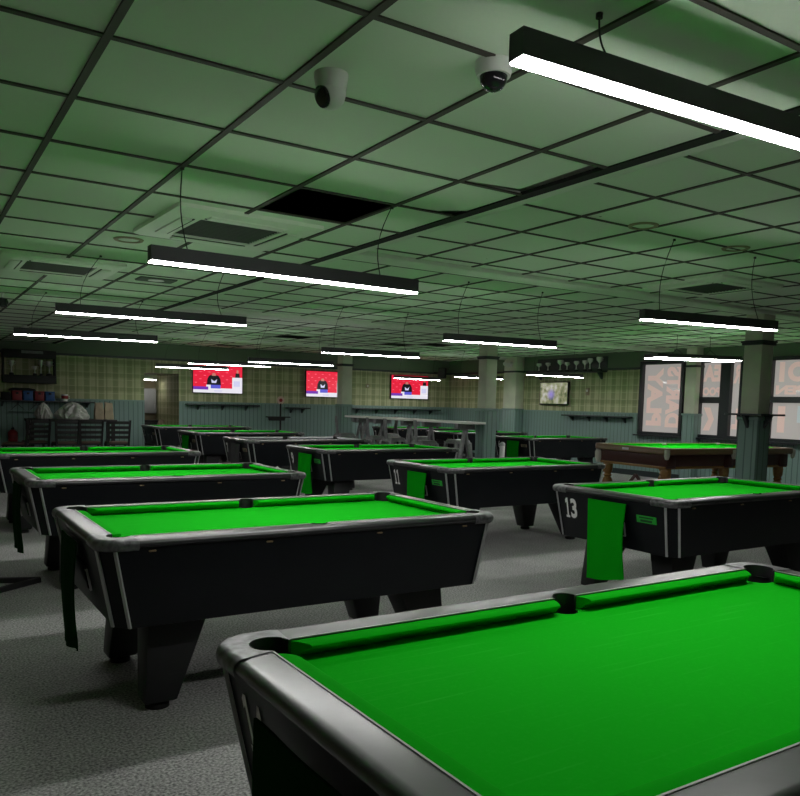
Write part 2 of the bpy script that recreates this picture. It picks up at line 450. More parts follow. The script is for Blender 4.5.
    for w in W:
        wally('trim_%d' % k, w[1], w[0], 0, w[2] - .005, 'dado', .02); k += 1
    wally('trim_%d' % k, YF, YB, 2.47, 2.72, 'fascia', .03); k += 1
    wally('trim_%d' % k, W[0][0] + .05, YB, 2.345, 2.47, 'fascia', .03); k += 1
    wally('baseboard_right', YF, YB, 0, .12, 'ledge', .04)
    # windows: dark frames, frosted lit panes, reversed lettering facing the street
    def window(n, y1, y0, z0, z1, bars, trans, texts):
        b = MB(); fx = XW - .03; fw = .07; dpt = .10
        for yy in [y0 + fw / 2, y1 - fw / 2]: b.box((fx, yy, (z0 + z1) / 2), (dpt, fw, z1 - z0))
        for zz in (z0 + fw / 2, z1 - fw / 2): b.box((fx, (y0 + y1) / 2, zz), (dpt, y1 - y0 - 2 * fw, fw))
        for (yy, w_) in bars: b.box((fx, yy, (z0 + z1) / 2), (dpt, w_, z1 - z0 - 2 * fw))
        for (ya, yb, zz, h_) in trans: b.box((fx, (ya + yb) / 2, zz), (dpt - .002, yb - ya, h_))
        fr = struct(b.build('window_%d' % n, 'frame'))
        b = MB(); b.box((XW - .055, (y0 + y1) / 2, z0 - .01), (.17, y1 - y0 + .12, .035)); b.build('window_sill', 'frame', fr)
        b = MB(); b.box((XW + .02, (y0 + y1) / 2, (z0 + z1) / 2), (.012, y1 - y0 - .02, z1 - z0 - .02)); b.build('window_pane', 'pane', fr)
        b = MB()
        for (txt, ya, za, w_, h_, rot, bold) in texts:
            if rot: add_text(b, txt, lambda u, v: (XW + .0125, ya - v, za + u), w_, h_, bold)
            elif txt == '>':
                pts = [(0, 0), (.38, .0), (.62, .5), (.38, 1), (0, 1), (.3, .5)]
                b.face([(XW + .0125, ya + (1 - u) * w_, za + v * h_) for u, v in pts])
            else: add_text(b, txt, lambda u, v: (XW + .0125, ya + u, za + v), w_, h_, bold)
        b.build('window_lettering', 'sticker', fr)
        return fr
    window(1, 11.44, 10.32, .90, 2.46, [], [],
           [('PLAY', 10.98 + .31, 1.10, 1.22, .40, 1, .055), ('DARTS', 10.47 + .33, 1.08, 1.26, .38, 1, .055)])
    window(2, 9.98, 8.98, .90, 2.46, [(9.36, .22)], [(9.47, 9.93, 1.655, .12)],
           [('EA', 9.52, 2.02, .40, .33, 0, .055), ('POO', 9.52, 1.74, .40, .17, 0, .055), ('>', 9.47, 1.05, .40, .46, 0, 0), ('R', 9.08, 1.98, .17, .36, 0, .055), ('L', 9.10, 1.10, .13, .40, 0, .055)])
    f3 = window(3, 8.60, 6.9, .90, 2.46, [(8.44, .07)], [(6.97, 8.40, 1.675, .11)],
           [('O', 7.78, 2.00, .38, .36, 0, .055), ('I', 8.22, 2.00, .10, .36, 0, .055), ('OPEN', 7.55, 1.77, .82, .17, 0, .055), ('I', 8.16, 1.08, .14, .48, 0, .055)])
    b = MB(); b.box((XW + .0115, 7.72, 1.42), (.002, .42, .30)); b.build('window_sticker', 'stickerblue', f3)
    # columns and wall piers
    def column(name, x, y, w, d, ledge, zc=ZR):
        b = MB(); b.box((x, y, 1.34 / 2), (w, d, 1.34)); base = struct(b.build(name, 'dado', bevel=.006))
        b = MB(); b.box((x, y, 1.36), (w + .03, d + .03, .05)); b.build('dado_cap', 'dadop', base, bevel=.004)
        b = MB(); b.box((x, y, (1.385 + zc) / 2), (w - .03, d - .03, zc - 1.385)); b.build('shaft', 'colpaint', base, bevel=.006)
        b = MB(); b.box((x, y, 2.295), (w + .015, d + .015, .035)); b.box((x, y, 2.322), (w + .035, d + .035, .022)); b.build('capital_moulding', 'ledge', base, bevel=.003)
        b = MB(); b.box((x, y, .06), (w + .03, d + .03, .12)); b.build('baseboard', 'ledge', base)
    column('column', 9.18, 5.95, .275, .275, 1)
    column('column', 9.10, 11.27, .27, .27, 0)
    column('column', 8.88, 16.35, .29, .29, 0)
    def pier(y, w, p):
        b = MB(); b.box((XW - p / 2, y, 1.34 / 2), (p, w, 1.34)); base = struct(b.build('wall_pier', 'dado', bevel=.006))
        b = MB(); b.box((XW - p / 2, y, 1.36), (p + .03, w + .03, .04)); b.build('dado_cap', 'dadop', base)
        b = MB(); b.box((XW - p / 2, y, (1.38 + ZR) / 2), (p - .02, w - .03, ZR - 1.38)); b.build('shaft', 'colpaint', base, bevel=.006)
        b = MB(); b.box((XW - p / 2, y, 2.32), (p + .02, w + .02, .045)); b.build('capital_moulding', 'ledge', base)
    pier(10.04, .27, .24); pier(15.45, .50, .30)
room()

# ------------------------------------------------------------------ hanging battens
def batten(a, b_, label, L=None, z=2.07, hooks=(), ext=0.):
    """a, b_: ends (x, y) of the lamp"""
    a, b_ = Vector((*a, 0)), Vector((*b_, 0)); c = (a + b_) / 2; d = b_ - a; n = d.length if L is None else L
    rz = math.atan2(d.y, d.x)
    t = thing('linear_light', label, 'light', (c.x, c.y, z), rz, 'hanging linear lights')
    w, h = .060, .078
    m = MB(); m.box((0, 0, .010 + (h - .010) / 2), (n - .006, w, h - .010))
    for s in (-1, 1): m.box((0, s * (w / 2 - .001), .010), (n - .006, .002, .006))
    m.build('housing', 'housing', t, weld=False)
    m = MB(); m.box((0, 0, .005), (n - .008, w - .0045, .010)); m.build('diffuser', 'diff', t)
    for s in (-1, 1):
        m = MB(); m.box((s * (n / 2 - .0015), 0, h / 2 + .003), (.003, w, h - .006)); m.build('end_cap', 'housing', t)
    for hk in hooks:
        px, (hx, hy) = hk[0], hk[1]
        zc = (ZL if hx < 2.85 else ZR)
        lp = Matrix.Rotation(-rz, 3, 'Z') @ (Vector((hx, hy, 0)) - c); top = Vector((lp.x, lp.y, zc - z - .004))
        bot = Vector((px * n, 0, h - .002)); pts = []
        for k in range(9):
            q = bot.lerp(top, k / 8); s_ = math.sin(PI * k / 8)
            q += Vector((-.05 * s_ * (hk[2] if len(hk) > 2 else 1), 0, -.015 * s_)); pts.append(q)
        m = MB(); m.tube(pts, .0028, 6); m.build('cable', 'cable', t)
        m = MB(); m.lathe([(.0, .0), (.010, .0), (.010, .014), (0, .014)], (top.x, top.y, top.z - .012), 10); m.build('hook', 'cable', t)
    return t
S_ = .64
def lit(p, q, label, s=S_, hooks=None):
    a = (p[0] * s, p[1] * s); b = (q[0] * s, q[1] * s)
    cx, cy = (a[0] + b[0]) / 2, (a[1] + b[1]) / 2
    rz = math.atan2(b[1] - a[1], b[0] - a[0]); n = min(1.54, math.hypot(b[1] - a[1], b[0] - a[0]))
    a2 = (cx - n / 2 * math.cos(rz), cy - n / 2 * math.sin(rz)); b2 = (cx + n / 2 * math.cos(rz), cy + n / 2 * math.sin(rz))
    if hooks is None:
        hooks = [(-.38, (cx - .42, cy + .05)), (.36, (cx + .62, cy + .08))]
    return batten(a2, b2, label, z=CAMZ + s, hooks=hooks)
batten((1.385, 1.645), (2.905, 1.56), 'large linear light at top right, nearest the camera over the front table', z=CAMZ + .905, hooks=[(-.28, (1.70, 1.66), .3), (.34, (2.66, 1.6), .3)])
lit((1.58, 5.97), (3.98, 6.01), 'linear light over the second nearest left table, under the missing ceiling tile', hooks=[(-.38, (1.18, 3.86), .4), (.34, (2.386, 3.87))])
lit((1.62, 10.40), (3.99, 10.20), 'linear light second from the back in the left row, below the recessed downlight')
lit((1.64, 14.75), (3.96, 14.45), 'leftmost and farthest linear light of the left row, above the trophy rack side')
lit((7.0, 5.98), (9.02, 5.65), 'linear light with one end before the nearest column, over table 13', .655)
lit((7.22, 10.05), (9.32, 9.77), 'linear light crossing in front of the middle column top, over table 11', .645)
lit((7.33, 14.50), (9.53, 14.20), 'linear light hanging over table 9, left of the middle column', .64)
lit((7.79, 19.70), (10.18, 19.46), 'linear light over the grey cloth table', .635)
lit((7.05, 22.50), (9.45, 22.10), 'linear light crossing the top of the leftmost red television', .64)
lit((7.08, 26.05), (9.5, 25.80), 'linear light nearest the corridor doorway, lowest in the photo', .64)
lit((16.55, 26.40), (19.0, 26.65), 'linear light crossing the top of the red television in the right corner', .64)
lit((16.75, 22.65), (19.25, 22.90), 'linear light passing behind the middle column', .64)
lit((16.61, 18.64), (19.05, 18.60), 'linear light crossing above the garden picture television', .645)
# ring lamp over the snooker table
def ring_lamp():
    z = 2.285; s = .855
    a = Vector((12.16 * s, 9.97 * s, 0)); b = Vector((13.88 * s, 9.36 * s, 0)); d = (b - a); n = d.length; rz = math.atan2(d.y, d.x)
    cc = (a + b) / 2 + Vector((-math.sin(rz), math.cos(rz), 0)) * .19
    t = thing('rectangular_light', 'rectangular frame light hanging over the wooden snooker table', 'light', (cc.x, cc.y, z), rz)
    W_ = .42; w, h = .06, .075
    m = MB(); m2 = MB()
    for s2 in (-1, 1):
        m.box((0, s2 * (W_ / 2 - w / 2), .010 + (h - .010) / 2), (n, w, h - .010)); m2.box((0, s2 * (W_ / 2 - w / 2), .005), (n - .006, w - .006, .010))
        m.box((0, s2 * (W_ / 2 - .001), .010), (n, .002, .006)); m.box((0, s2 * (W_ / 2 - w + .001), .010), (n - 2 * w, .002, .006))
        m.box((s2 * (n / 2 - w / 2), 0, .010 + (h - .010) / 2), (w, W_ - 2 * w, h - .010)); m2.box((s2 * (n / 2 - w / 2), 0, .0052), (w - .006, W_ - 2 * w + .004, .0096))
        m.box((s2 * (n / 2 - .001), 0, .010), (.002, W_, .006)); m.box((s2 * (n / 2 - w + .001), 0, .010), (.002, W_ - 2 * w, .006))
    m.build('housing', 'housing', t, weld=False); m2.build('diffuser', 'diff', t, weld=False)
    for sx in (-1, 1):
        m = MB(); m.tube([(sx * n * .2, 0, ZR - z - .004), (sx * n * .2, 0, .17), (sx * n * .2, W_ / 2 - .03, h)], .004, 6)
        m.tube([(sx * n * .2, 0, .17), (sx * n * .2, -W_ / 2 + .03, h)], .004, 6); m.build('cable', 'cable', t)
ring_lamp()

# ------------------------------------------------------------------ pool tables
HX, HY, AX, BY, TZ, BED = 1.075, .60, .972, .487, .83, .786
CR, MR = .052, .040          # pocket radii
CCX, CCY = AX - .014, BY - .014
def boundary(ext):
    """loop round the playing area; ext=True bulges outwards round the pockets (rail), False bites inwards (cloth)"""
    P = []
    dd = math.sqrt(CR ** 2 - .014 ** 2)
    def corner(sx, sy, rev):
        a0 = math.atan2(-dd, .014) ; a1 = math.atan2(.014, -dd)
        n = 14; pts = []
        if ext:
            for k in range(n + 1):
                a = a0 + (a1 - a0) * k / n; pts.append((CCX + CR * math.cos(a), CCY + CR * math.sin(a)))
        else:
            a1b = a1 - 2 * PI
            for k in range(n + 1):
                a = a0 + (a1b - a0) * k / n; pts.append((CCX + CR * math.cos(a), CCY + CR * math.sin(a)))
        pts = [(sx * x, sy * y) for x, y in pts]
        return pts[::-1] if rev else pts
    def middle(sy, rev):
        n = 12; pts = []
        for k in range(n + 1):
            a = PI * k / n
            pts.append((MR * math.cos(a), BY + (MR * math.sin(a) if ext else -MR * math.sin(a))))
        pts = [(x, sy * y) for x, y in pts]
        return pts[::-1] if rev else pts
    P += corner(1, 1, False); P += middle(1, False); P += corner(-1, 1, True)
    P += corner(-1, -1, False); P += middle(-1, True); P += corner(1, -1, True)
    return P
ZB, ZT, XB_, XT_ = .435, .792, .985, 1.055
def pool_table(cloth, cush):
    t = empty('pool_table')
    # cabinet with chamfered corners, narrowing downwards
    def octo(hx, hy, c): return [(hx, hy - c), (hx - c, hy), (-hx + c, hy), (-hx, hy - c), (-hx, -hy + c), (-hx + c, -hy), (hx - c, -hy), (hx, -hy + c)]
    OT, OB = octo(1.055, .575, .062), octo(.985, .550, .058)
    m = MB(); m.loft([L3(OB, ZB), L3(OT, ZT)], cap=False); m.face(L3(OB, ZB)[::-1]); m.build('cabinet', 'black', t, bevel=.004)
    for k in range(8):
        a, b = Vector((*OB[k], ZB + .003)), Vector((*OT[k], ZT - .002))
        o = Vector((a.x, a.y, 0)).normalized() * .004
        m = MB(); m.bar(a + o, b + o, .016, .008, up=(o.x, o.y, 0)); m.build('corner_strip', 'strip', t)
    # rail
    m = MB(); inner = boundary(True)
    prof = [(.030, TZ), (.014, TZ - .003), (.004, TZ - .011), (0, TZ - .024), (.005, TZ - .032), (.016, TZ - .039), (.075, TZ - .040)]
    loops = [L3(rrect(HX - d, HY - d, .10 - min(d, .05)), z) for d, z in prof]
    m.loft(loops, cap=False)
    m.holed(rrect(HX - .030, HY - .030, .07), inner, TZ)
    m.loft([L3(inner, TZ), L3(inner, BED - .02)], cap=False)
    m.build('rail', 'rail', t, smooth=50)
    # scuffed corner castings
    dd = math.sqrt(CR ** 2 - .014 ** 2)
    for sx in (-1, 1):
        for sy in (-1, 1):
            m = MB()
            def path(d, z, e=.0025):
                hx, hy, r = HX + e - d, HY + e - d, .10 + e - min(d, .05); p = [(.90, hy)]
                p += [(hx - r + r * math.cos(a), hy - r + r * math.sin(a)) for a in [PI / 2 * (1 - k / 10) for k in range(11)]]
                p += [(hx, .40)]
                return [Vector((sx * q[0], sy * q[1], z)) for q in p]
            PR = [(.026, TZ + .0025), (.014, TZ), (.003, TZ - .010), (0, TZ - .024), (.003, TZ - .038), (.012, TZ - .048)]
            m.loft([path(d, z) for d, z in PR], cap=False, closed=False)
            a0 = math.atan2(-dd, .014); a1 = math.atan2(.014, -dd)
            arc = [Vector((sx * (CCX + CR * math.cos(a0 + (a1 - a0) * k / 14)), sy * (CCY + CR * math.sin(a0 + (a1 - a0) * k / 14)), TZ + .0025)) for k in range(15)]
            m.fill([(p.x, p.y) for p in path(.026, TZ) + arc], TZ + .0025)
            m.loft([[p for p in arc], [p + Vector((0, 0, -.02)) for p in arc]], cap=False, closed=False)
            m.build('corner_casting', 'cast', t, smooth=50)
    # bed cloth
    m = MB(); m.fill(boundary(False), BED); m.build('bed_cloth', cloth, t)
    # cushions: bevelled ends, rounded nose
    CP = [(-.004, TZ - .003), (.022, TZ - .003), (.040, TZ - .005), (.047, TZ - .009), (.047, TZ - .014), (.032, TZ - .021), (.012, BED + .003), (-.004, BED + .001)]
    def cushion(p, q, nrm, c0, c1):
        p, q, nrm = Vector((*p, 0)), Vector((*q, 0)), Vector((*nrm, 0)); d = (q - p).normalized()
        m = MB(); rows = []
        for base, cut, sg in ((p, c0, 1), (q, c1, -1)):
            rows.append([base + nrm * u + d * sg * cut * max(u, 0) / .048 + Vector((0, 0, z)) for u, z in CP])
        m.loft(rows); m.build('cushion', cush, t, smooth=38)
    for sy in (-1, 1):
        for s in (-1, 1):
            cushion((s * (MR + .006), sy * BY), (s * (AX - dd - .018), sy * BY), (0, -sy), .018, .038)
        cushion((sy * AX, -(BY - dd - .018)), (sy * AX, BY - dd - .018), (-sy, 0), .038, .038)
    # pale line where the rail meets the cushion
    m = MB()
    for sy in (-1, 1):
        for s in (-1, 1): m.box((s * (MR + .01 + AX - dd - .02) / 2, sy * (BY + .004), TZ), (AX - dd - .03 - MR, .005, .004))
        m.box((sy * (AX + .004), 0, TZ), (.005, 2 * (BY - dd - .02), .004))
    m.build('rail_inlay', 'inlay', t, weld=False)
    # pocket liners
    def pocket(cx, cy, r, ang0, ang1):
        m = MB(); n = 28; up = []; dn = []
        for k in range(n):
            a = 2 * PI * k / n; rel = (a - ang0) % (2 * PI); out = rel <= (ang1 - ang0)
            up.append(Vector((cx + (r - .0015) * math.cos(a), cy + (r - .0015) * math.sin(a), TZ + .004 if out else BED + .001)))
            dn.append(Vector((cx + (r - .008) * math.cos(a), cy + (r - .008) * math.sin(a), BED - .10)))
        m.loft([dn, up], cap=False); m.face(dn[::-1]); m.build('pocket', 'liner', t, weld=True)
    for sx in (-1, 1):
        for sy in (-1, 1):
            c = math.atan2(sy, sx); pocket(sx * CCX, sy * CCY, CR, c - 1.85, c + 1.85)
    for sy in (-1, 1): pocket(0, sy * BY, MR, sy * PI / 2 - 1.65, sy * PI / 2 + 1.65)
    # clips below the long rails
    for sy in (-1, 1):
        for x in (-.84, -.30, .30, .84):
            m = MB(); m.box((x, sy * .576, .774), (.032, .012, .008)); m.build('rail_clip', 'brass', t, bevel=.003)
    # legs
    for sx in (-1, 1):
        for sy in (-1, 1):
            m = MB()
            def q(x0, x1, y0, y1, z): return [Vector((sx * x, sy * y, z)) for x, y in ((x0, y0), (x1, y0), (x1, y1), (x0, y1))]
            m.loft([q(.69, .84, .30, .435, .035), q(.53, .815, .20, .41, .436)])
            l = m.build('leg', 'legm', t, bevel=.012)
            m = MB(); m.lathe([(0, 0), (.055, 0), (.055, .022), (.03, .036), (0, .036)], (sx * .765, sy * .367, 0), 16); m.build('foot', 'rubber', l)
    # coin slot, ball hatch and maker's plaque on the left end
    def onend(y, z, off=.0): # point on the sloping left end
        k = (z - ZB) / (ZT - ZB); x = -(XB_ + (XT_ - XB_) * k) - off; return Vector((x, y, z))
    tilt = Matrix.Rotation(-math.atan2(XT_ - XB_, ZT - ZB), 3, 'Y')
    m = MB(); m.box(onend(-.13, .575, .004), (.012, .035, .105), R=tilt); m.build('coin_slot', 'strip', t, bevel=.003)
    m = MB(); m.box(onend(-.13, .575, .009), (.012, .02, .085), R=tilt); m.build('coin_slot_mouth', 'rubber', t)
    p = onend(-.345, .675, .003); m = MB(); m.box(p, (.006, .17, .052), R=tilt)
    pl = m.build('plaque', 'plaque', t, bevel=.002); pl['label'] = 'small bright green plaque'
    m = MB()
    for dy, dz, w_, h_ in ((.0, .012, .12, .010), (0, -.010, .10, .016)):
        m.box(onend(-.345 + dy, .675 + dz, .0065), (.002, w_, h_), R=tilt)
    m.build('plaque_print', 'plaque_ink', pl, weld=False)
    m = MB(); m.box(onend(.02, .60, .004), (.01, .30, .10), R=tilt); m.build('ball_hatch', 'legm', t, bevel=.003)
    return t
SLAB1 = [(0, 0), (.30, 0), (.30, .10), (.21, .10), (.21, 1), (.12, 1), (.0, .86), (.0, .77), (.10, .82), (.10, .10), (0, .10)]
def table_number(t, txt):
    """white numerals on the left end, near the far corner"""
    m = MB(); h = .172; w = .067; tot = len(txt)
    slope = Vector((.15, 0, -.293)).normalized()      # down the face (outwards at the top)
    y = .432; out = Vector((-.293, 0, -.15)).normalized()
    def fn0(u, v, yy):
        z = .742 - (h - v) * .89; k = (z - ZB) / (ZT - ZB)
        return Vector((-(XB_ + (XT_ - XB_) * k) - .003, yy - u, z))
    for ch in txt:
        if ch == '1':
            for poly in ([(0, 0), (.56, 0), (.56, .12), (0, .12)], [(.18, .12), (.40, .12), (.40, 1), (.18, 1)], [(.0, .72), (.18, .80), (.18, 1), (.0, .90)]):
                m.face([fn0(a * w, b * h, y) for a, b in poly])
            y -= w * .78
        else:
            add_text(m, ch, lambda u, v: fn0(u, v, y), w * .95, h, .035); y -= w * 1.15
    o = m.build('table_number', 'white', t); o['label'] = 'white number %s on the black end panel' % txt
def towel(cx, cy, wy, z0, z1, xe, label, m_='towel', skew=0., fold=0.):
    """cloth hanging down the left end of a table; xe: x of the rail edge"""
    t = MB(); nu, nv = 10, 12; G = [[], []]
    ph = random.uniform(0, 6)
    for side in (0, 1):
        for j in range(nv + 1):
            v = j / nv; row = []
            for i in range(nu + 1):
                u = i / nu - .5
                z = z1 + (z0 - z1) * v - (.012 * math.sin(ph + 3 * u) + fold * u) * v
                wv = wy * (1 - .07 * math.sin(PI * v)); y = cy + u * wv + skew * v
                bulge = -.014 - .007 * math.sin(ph + 9 * u) * (.3 + v) - .012 * math.sin(PI * min(1, v * 1.1))
                row.append(Vector((xe + bulge - side * .007, y, z)))
            G[side].append(row)
    V = [[[t.bm.verts.new(p) for p in r] for r in g] for g in G]
    for s in (0, 1):
        for j in range(nv):
            for i in range(nu):
                f = (V[s][j][i], V[s][j][i + 1], V[s][j + 1][i + 1], V[s][j + 1][i]); t.bm.faces.new(f if s else f[::-1])
    rim = [(0, i) for i in range(nu)] + [(j, nu) for j in range(nv)] + [(nv, i) for i in range(nu, 0, -1)] + [(j, 0) for j in range(nv, 0, -1)]
    for k in range(len(rim)):
        a, b = rim[k], rim[(k + 1) % len(rim)]
        t.bm.faces.new((V[0][a[0]][a[1]], V[0][b[0]][b[1]], V[1][b[0]][b[1]], V[1][a[0]][a[1]]))
    o = t.build('hanging_cloth', m_); tag(o, label, 'cloth', 'cloths hanging on the table ends')
    return o
TABS = [  # x, y, rotation, number, label
    (1.765, 1.257, 0, '14', 'largest green topped pool table, nearest the camera at lower right'),
    (1.735, 3.92, 0, '', 'second nearest pool table of the left row, its long black side facing the camera'),
    (1.80, 6.47, 0, '', 'third nearest pool table of the left row, between two other green tables'),
    (1.80, 9.20, 0, '', 'farthest pool table of the left row, in front of the dark chairs'),
    (5.35, 3.90, 0, '13', 'black pool table numbered 13 with a long green cloth on its end'),
    (5.40, 6.47, 0, '11', 'black pool table numbered 11 with a green cloth and green plaque'),
    (5.48, 9.22, 0, '9', 'pool table with green cloth hanging beside the grey topped table'),
    (5.45, 14.10, 0, '5', 'far pool table directly behind the grey topped table'),
    (5.48, 16.85, 0, '3', 'farthest pool table of the middle rows, beside the corridor doorway'),
    (11.25, 11.80, 0, '6', 'far pool table numbered 6, right of the middle column'),
    (11.25, 14.25, 0, '4', 'far pool table just behind the table numbered 6'),
    (11.25, 16.70, 0, '2', 'farthest pool table at the back, seen under the raised drinks tables')]
proto = pool_table('green', 'greencush')
for i, (x, y, r, num, lab) in enumerate(TABS):
    o = proto if i == 0 else copy_tree(proto, skip=('table_number',) + (('plaque',) if x < 3 else ()))
    if x > 3 and num not in ('13', '11', '9'):
        for c in S.objects:
            if c.parent == o and c.name.startswith('plaque'):
                c.data = c.data.copy(); c.data.materials[0] = M['tanplq']; c['label'] = 'small tan plaque'
    o.location = (x, y, 0); o.rotation_euler = (0, 0, r)
    if i == 0: o.scale = (1.055, 1.025, 1)
    else: o.scale = (1, 1, 1)
    tag(o, lab, 'pool table', 'pool tables')
    if num: table_number(o, num)
gt = pool_table('greyc', 'greycush'); gt.location = (5.40, 11.50, 0)
tag(gt, 'pool table with grey cloth top, behind the table numbered 9', 'pool table', 'pool tables'); table_number(gt, '7')
for c in gt.children:
    if c.name.startswith('plaque'): c.data.materials[0] = M['tanplq']; c['label'] = 'small tan plaque'
for (tx, ty, m_, lab, wy, off, z0, z1) in (
    (1.70, 1.25, 'shadetowel', 'green cloth darkened as in shade on the end of the nearest table, at the bottom edge', .46, .06, .22, .742),
    (1.735, 3.92, 'shadetowel', 'edge of a green cloth darkened as in shade, hanging left of the second nearest left table', .40, .05, .22, .755),
    (1.80, 6.47, 'shadetowel', 'edge of a green cloth darkened as in shade, hanging left of the third left table', .40, .05, .24, .755),
    (5.35, 3.90, 'towel', 'long bright green cloth hanging on table 13', .36, -.01, .20, .765),
    (5.40, 6.47, 'towel', 'bright green cloth hanging on table 11', .34, -.04, .24, .755),
    (5.48, 9.22, 'towel', 'green cloth hanging on the table beside the grey one', .38, -.06, .24, .755),
    (5.45, 14.10, 'towel', 'dim green cloth hanging on the far table behind the grey one', .40, .02, .24, .755),
    (11.25, 11.80, 'towel', 'dark green cloth hanging on table 6', .36, -.06, .26, .755),
    (5.40, 11.50, 'greytowel', 'grey cloth hanging on the grey topped table', .36, -.05, .24, .755)):
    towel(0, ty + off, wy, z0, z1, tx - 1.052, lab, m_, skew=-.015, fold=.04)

# ------------------------------------------------------------------ snooker table
def snooker(cx, cy, rz):
    t = thing('snooker_table', 'wooden snooker table with turned legs and cream pockets, partly behind the nearest column', 'snooker table', (cx, cy, 0), rz)
    hx, hy, z = 1.46, .81, .86; ax, by = hx - .13, hy - .13
    m = MB()
    outer = rrect(hx, hy, .09); inn = rrect(ax, by, .02)
    m.loft([L3(rrect(hx - .012, hy - .012, .08), z), L3(outer, z - .015), L3(outer, z - .085), L3(rrect(hx - .03, hy - .03, .07), z - .10)], cap=False)
    m.holed(rrect(hx - .012, hy - .012, .08), inn, z); m.loft([L3(inn, z), L3(inn, z - .06)], cap=False); m.build('rail', 'railw', t)
    m = MB(); m.box((0, 0, z - .045), (2 * ax, 2 * by, .02)); m.build('bed_cloth', 'green', t)
    for sy in (-1, 1):
        for s in (-1, 1):
            m = MB(); m.box((s * ax / 2, sy * (by - .025), z - .02), (ax - .14, .05, .03)); m.build('cushion', 'greencush', t, bevel=.01)
        m = MB(); m.box((sy * (ax - .025), 0, z - .02), (.05, 2 * by - .14, .03)); m.build('cushion', 'greencush', t, bevel=.01)
    m = MB()
    m.loft([L3(rrect(hx - .10, hy - .10, .02), .55), L3(rrect(hx - .08, hy - .08, .02), z - .10)]); m.build('apron', 'maho', t, bevel=.006)
    m = MB(); m.loft([L3(rrect(hx - .085, hy - .085, .02), .54), L3(rrect(hx - .085, hy - .085, .02), .58)]); m.build('apron_moulding', 'goldw', t, bevel=.004)
    lp = [(0, 0), (.055, 0), (.07, .03), (.05, .07), (.08, .10), (.10, .16), (.105, .22), (.085, .28), (.06, .31), (.085, .335), (.06, .36), (.09, .40), (.10, .50), (.09, .54), (0, .54)]
    for x in (-1.27, -.02, 1.27):
        for sy in (-1, 1):
            m = MB(); m.lathe([(r_ * .82, z_) for r_, z_ in lp], (x, sy * .64, 0), 18); l = m.build('leg', 'goldw', t)
            m = MB(); m.box((x, sy * .655, .655), (.19, .17, .20)); m.build('leg_block', 'maho', l, bevel=.006)
    for x in (-1, 0, 1):
        for sy in (-1, 1):
            px, py = x * (ax + .01), sy * (by + (.01 if x else .03))
            m = MB(); m.lathe([(.05, z + .004), (.066, z + .004), (.066, z - .02), (.05, z - .02), (.05, z + .004)], (px, py, 0), 16)
            pk = m.build('pocket', 'net', t)
            ox, oy = (x * .075 if x else 0), sy * .085
            big = x == -1 and sy == 1; k_ = 1.6 if big else 1.
            m = MB(); m.lathe([(0, z - .17 * k_), (.025 * k_, z - .165 * k_), (.04 * k_, z - .12 * k_), (.042 * k_, z - .06 * k_), (.04, z - .02), (0, z - .02)], (px + ox * (.3 if big else 1), py + oy * (.9 if big else 1.1), -.05 if big else 0), 14); m.build('pocket_net', 'net', pk)
    m = MB(); m.box((-hx - .002, .05, z - .045), (.006, .14, .035)); p = m.build('plaque', 'white', t, bevel=.002); p['label'] = 'pale maker plaque on the end rail'
snooker(11.12, 8.26, -.10)
# wooden triangle hung below the snooker table end
t = MB(); z0 = .02
A, B, C_ = Vector((9.75, 8.62, z0)), Vector((9.98, 8.16, z0)), Vector((9.87, 8.39, .40))
for p, q in ((A, C_), (B, C_)): t.bar(p, q, .03, .05)
t.bar(A + Vector((0, 0, .0)), B, .03, .04)
tag(t.build('rack_triangle', 'maho', bevel=.004), 'brown wooden triangle rack standing on the carpet under the snooker table', 'rack')

# ------------------------------------------------------------------ drinks tables and bar stools
def drinks_table(y, L, label):
    t = thing('high_table', label, 'table', (8.70, y, 0), 0, 'high drinks tables between the columns')
    m = MB(); m.box((0, 0, 1.115), (.46, L, .04)); m.build('tabletop', 'greytop', t, bevel=.006)
    for s in (-1, 1):
        l = MB(); l.bar((-.20, s * (L / 2 - .28), 0.01), (0, s * (L / 2 - .32), .995), .07, .05); l.bar((.20, s * (L / 2 - .28), 0.01), (0, s * (L / 2 - .32), .995), .07, .05)
        l.box((0, s * (L / 2 - .32), 1.045), (.40, .10, .10)); l.build('leg', 'gun', t, bevel=.006, weld=False)
    m = MB(); m.bar((0, -(L / 2 - .31), .52), (0, L / 2 - .31, .52), .04, .04); m.build('stretcher', 'gun', t)
drinks_table(11.92, 1.72, 'high drinks table touching the middle column, nearest of its row')
drinks_table(13.75, 1.72, 'high drinks table in the middle of its row between two columns')
drinks_table(15.14, .86, 'short high drinks table beside the farthest column')
def bar_stool():
    t = empty('bar_stool')
    m = MB(); m.loft([L3(rrect(.205, .205, .06), .68), L3(rrect(.175, .175, .05), .745), L3(rrect(.15, .15, .05), .755)]); m.build('seat', 'gun', t, smooth=50)
    for sx in (-1, 1):
        for sy in (-1, 1):
            m = MB(); m.loft([[Vector((sx * (cx + a * w), sy * (cy + b * w), z)) for a, b in ((-1, -1), (1, -1), (1, 1), (-1, 1))] for cx, cy, w, z in ((.225, .225, .02, .0), (.165, .165, .032, .70))])
            m.build('leg', 'gun', t, bevel=.004)
    m = MB()
    for s in (-1, 1):
        m.bar((s * .20, -.20, .28), (s * .20, .20, .28), .012, .03); m.bar((-.20, s * .20, .28), (.20, s * .20, .28), .012, .03)
    m.build('footrest', 'gun', t, weld=False)
    m = MB(); m.loft([[Vector((x0, y0, z)) for x0, y0 in ((-.182 - k, -.055), (-.168 - k, -.055), (-.168 - k, .055), (-.182 - k, .055))] for k, z in ((0, .70), (.05, 1.13))])
    m.build('backrest', 'gun', t, bevel=.006)
    return t
st = bar_stool()
